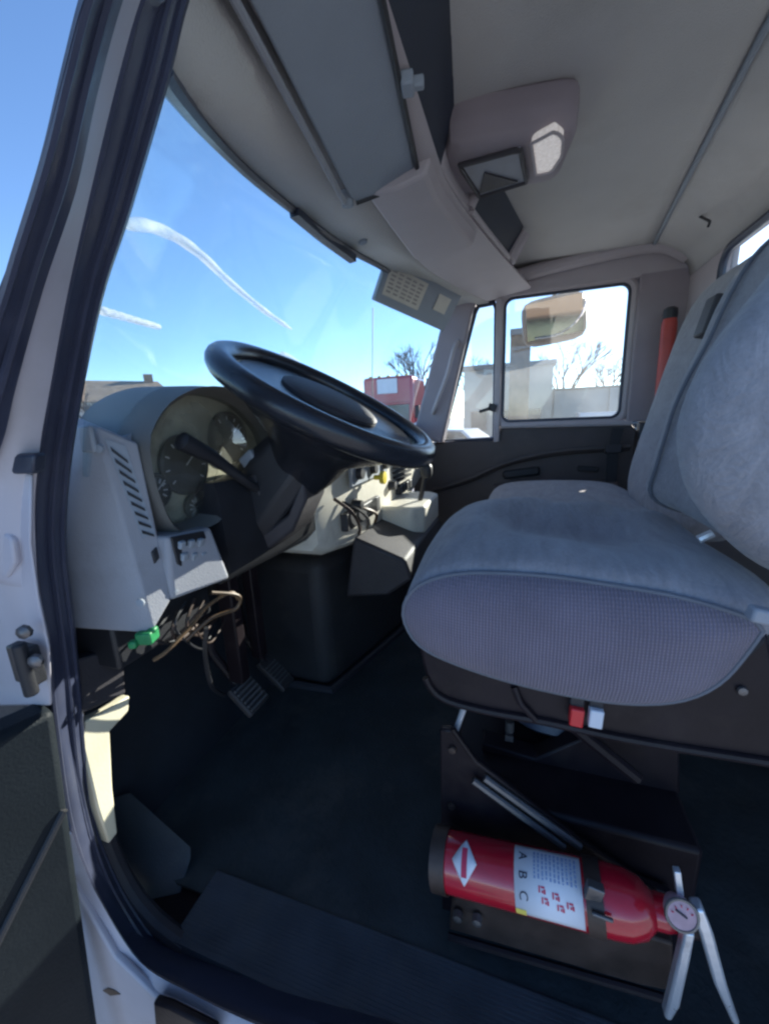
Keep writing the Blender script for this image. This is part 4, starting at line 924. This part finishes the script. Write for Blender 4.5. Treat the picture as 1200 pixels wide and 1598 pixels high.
# houses beyond the dash on the left
def house(c, w_, d_, h_, rh, ang, label):
    t = thing('house', label, 'house', (c[0], c[1], GZ), 'houses beyond the lot'); r_ = rz(ang)
    def w(p): return Vector((c[0], c[1], GZ))+r_ @ Vector(p)
    obj('wall', ([w(p) for p in box(-w_/2, w_/2, -d_/2, d_/2, 0, h_)[0]], box(0, 1, 0, 1, 0, 1)[1]), 'stucco2', t)
    rf = [(-w_/2-.4, -d_/2-.4, h_-.1), (w_/2+.4, -d_/2-.4, h_-.1), (w_/2+.4, d_/2+.4, h_-.1), (-w_/2-.4, d_/2+.4, h_-.1), (-w_/2+.8, 0, h_+rh), (w_/2-.8, 0, h_+rh)]
    obj('roof', ([w(p) for p in rf], [(0, 1, 5, 4), (1, 2, 5), (2, 3, 4, 5), (3, 0, 4), (3, 2, 1, 0)]), 'roofbrown', t, smooth=0)
    obj('chimney', ([w(p) for p in box(w_/4, w_/4+.7, -.3, .4, h_, h_+rh+.6)[0]], box(0, 1, 0, 1, 0, 1)[1]), 'brick', t)
    for k in (-.3, .1, .35):
        f_ = obj('window', ([w(p) for p in box(w_*k-.6, w_*k+.6, -d_/2-.05, -d_/2-.005, 1.0, 2.2)[0]], box(0, 1, 0, 1, 0, 1)[1]), 'trim', t)
        obj('pane', ([w(p) for p in box(w_*k-.5, w_*k+.5, -d_/2-.08, -d_/2-.055, 1.1, 2.1)[0]], box(0, 1, 0, 1, 0, 1)[1]), 'windowdark', f_)
hh = U(196, 640, y=34)
house((hh.x, hh.y), 7.5, 7, 4.4, 1.9, -38, 'brown roofed house showing between the pillar and the gauge hood')
hh = U(262, 640, y=40)
house((hh.x, hh.y), 6, 6, 3.2, 1.3, -38, 'smaller brown roofed house just left of the gauge hood')
# bare trees
def tree(c, h_, label, seed, m_='bark', depth=6):
    rnd = random.Random(seed); t = thing('bare_tree', label, 'tree', (c[0], c[1], GZ), 'bare winter trees')
    tr, tw = [], []
    def grow(p, d, L_, r_, k):
        e = p+d*L_
        mid = p.lerp(e, .5)+Vector((rnd.uniform(-1, 1), rnd.uniform(-1, 1), 0))*L_*.06
        (tr if k >= depth-1 else tw).append(tube([p, mid, e], [r_, r_*.85, r_*.66], 5 if k > 2 else 3))
        if k == 0: return
        for _ in range(rnd.choice((2, 3, 3)) if k > 1 else 3):
            nd = (d+Vector((rnd.uniform(-1, 1), rnd.uniform(-1, 1), rnd.uniform(-.25, .6)))*.62).normalized()
            grow(p.lerp(e, rnd.uniform(.65, 1)), nd, L_*rnd.uniform(.62, .82), r_*.62, k-1)
    grow(Vector((c[0], c[1], GZ-.1)), Vector((0, 0, 1)), h_*.28, h_*.022, depth)
    obj('trunk', join(*tr), m_, t); obj('crown', join(*tw), m_, t)
tt = U(148, 620, y=30); tree((tt.x, 30), 6.5, 'small bare tree left of the brown roofed house, beside the door pillar', 21, depth=5)
tt = U(236, 620, y=37); tree((tt.x, 37), 6.8, 'small bare tree between the two brown roofed houses', 23, depth=5)
tt = U(880, 600, x=33); tree((33, tt.y), 9.5, 'spreading bare tree above the pale wall, centre of the door window', 3)
tt = U(945, 600, x=36); tree((36, tt.y), 8, 'bare tree at the rear edge of the door window', 5)
tt = U(738, 600, x=34); tree((34, tt.y), 8.5, 'bare tree behind the tan building, seen in the vent window', 8)
tt = U(662, 600, x=26); tree((26, tt.y), 9, 'bare tree behind the red truck beside the windshield pillar', 11)
# thin white see-through tubes set far ahead of the truck
cmat = bpy.data.materials.new('white_streak_mat'); cmat.use_nodes = True
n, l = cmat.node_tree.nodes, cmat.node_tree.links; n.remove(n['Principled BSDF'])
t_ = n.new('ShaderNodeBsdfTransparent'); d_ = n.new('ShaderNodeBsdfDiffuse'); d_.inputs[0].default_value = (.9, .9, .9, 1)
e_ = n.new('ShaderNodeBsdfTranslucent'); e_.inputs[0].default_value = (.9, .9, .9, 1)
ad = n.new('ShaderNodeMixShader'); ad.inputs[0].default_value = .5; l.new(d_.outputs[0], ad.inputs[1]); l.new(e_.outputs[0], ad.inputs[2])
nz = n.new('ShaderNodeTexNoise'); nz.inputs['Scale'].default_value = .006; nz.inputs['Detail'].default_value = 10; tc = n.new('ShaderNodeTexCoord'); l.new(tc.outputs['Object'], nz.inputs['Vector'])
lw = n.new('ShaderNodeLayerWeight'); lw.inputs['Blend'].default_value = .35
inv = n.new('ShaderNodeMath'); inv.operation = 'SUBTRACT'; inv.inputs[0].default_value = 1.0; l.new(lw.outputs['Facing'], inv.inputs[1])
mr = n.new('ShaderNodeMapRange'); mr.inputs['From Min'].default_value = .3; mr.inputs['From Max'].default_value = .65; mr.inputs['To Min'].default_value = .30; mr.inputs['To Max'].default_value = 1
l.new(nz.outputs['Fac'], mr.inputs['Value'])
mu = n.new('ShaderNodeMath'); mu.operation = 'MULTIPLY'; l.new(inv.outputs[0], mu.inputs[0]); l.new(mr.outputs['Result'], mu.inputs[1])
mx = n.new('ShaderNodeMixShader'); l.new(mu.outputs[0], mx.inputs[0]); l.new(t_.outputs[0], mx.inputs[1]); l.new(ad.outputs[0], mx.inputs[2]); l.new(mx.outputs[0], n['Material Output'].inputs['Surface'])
def white_streak(pts, rad, label):
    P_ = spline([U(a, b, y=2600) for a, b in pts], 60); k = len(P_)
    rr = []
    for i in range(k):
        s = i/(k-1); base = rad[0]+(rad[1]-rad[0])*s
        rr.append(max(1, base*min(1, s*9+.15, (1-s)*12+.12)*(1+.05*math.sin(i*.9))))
    o = obj('white_streak', tube(P_, rr, 24), cmat, smooth=80); tag(o, label, 'white_streak'); return o
white_streak(((192,352),(215,350),(245,356),(285,376),(320,403),(355,437),(400,475),(430,497),(456,514)), (50, 26), 'broad bright white arc high in the windshield')
white_streak(((150,482),(185,492),(220,502),(252,511)), (30, 22), 'faint short white streak low in the windshield beside the black seal')
white_streak(((438,552),(452,557),(468,568)), (34, 24), 'tiny white streak just above the steering wheel rim')
# ================================================================== LIGHT, SKY, CAMERA
S = Vector((1.79, -.87, .66)).normalized()
el = math.asin(S.z); az = math.atan2(S.x, S.y)
w = bpy.data.worlds.new('World'); bpy.context.scene.world = w; w.use_nodes = True
n, l = w.node_tree.nodes, w.node_tree.links
sky = n.new('ShaderNodeTexSky'); sky.sky_type = 'NISHITA'; sky.sun_disc = False; sky.sun_elevation = el; sky.sun_rotation = az
sky.altitude = 300; sky.air_density = .8; sky.dust_density = .15; sky.ozone_density = 4.0
l.new(sky.outputs[0], n['Background'].inputs['Color']); n['Background'].inputs['Strength'].default_value = .122
sd_ = bpy.data.lights.new('sun', 'SUN'); sd_.energy = 5.0; sd_.angle = R(.53); sd_.color = (1, .93, .82)
so = bpy.data.objects.new('sun', sd_); C.objects.link(so); so.rotation_euler = S.to_track_quat('Z', 'Y').to_euler(); so.location = (0, 0, 30)
cd = bpy.data.cameras.new('camera'); co = bpy.data.objects.new('camera', cd); C.objects.link(co)
cd.sensor_fit = 'HORIZONTAL'; cd.sensor_width = 36; cd.lens = F/1200*36; cd.clip_start = .02; cd.clip_end = 20000
# camera axes in world: world components along X,Y,Z of each camera axis
rot = Matrix((_X, _Y, _Z))      # rows: world axes expressed in camera coords -> maps camera vec to world
co.matrix_world = Matrix.Translation(CAM) @ rot.to_4x4()
sc_ = bpy.context.scene; sc_.camera = co
sc_.view_settings.view_transform = 'Standard'; sc_.view_settings.look = 'None'; sc_.view_settings.exposure = 1.5; sc_.view_settings.gamma = 1
sc_.render.engine = 'CYCLES'
sc_.cycles.max_bounces = 10; sc_.cycles.diffuse_bounces = 6; sc_.cycles.transparent_max_bounces = 16
sc_.cycles.pixel_filter_type = 'BLACKMAN_HARRIS'; sc_.cycles.filter_width = 2.5
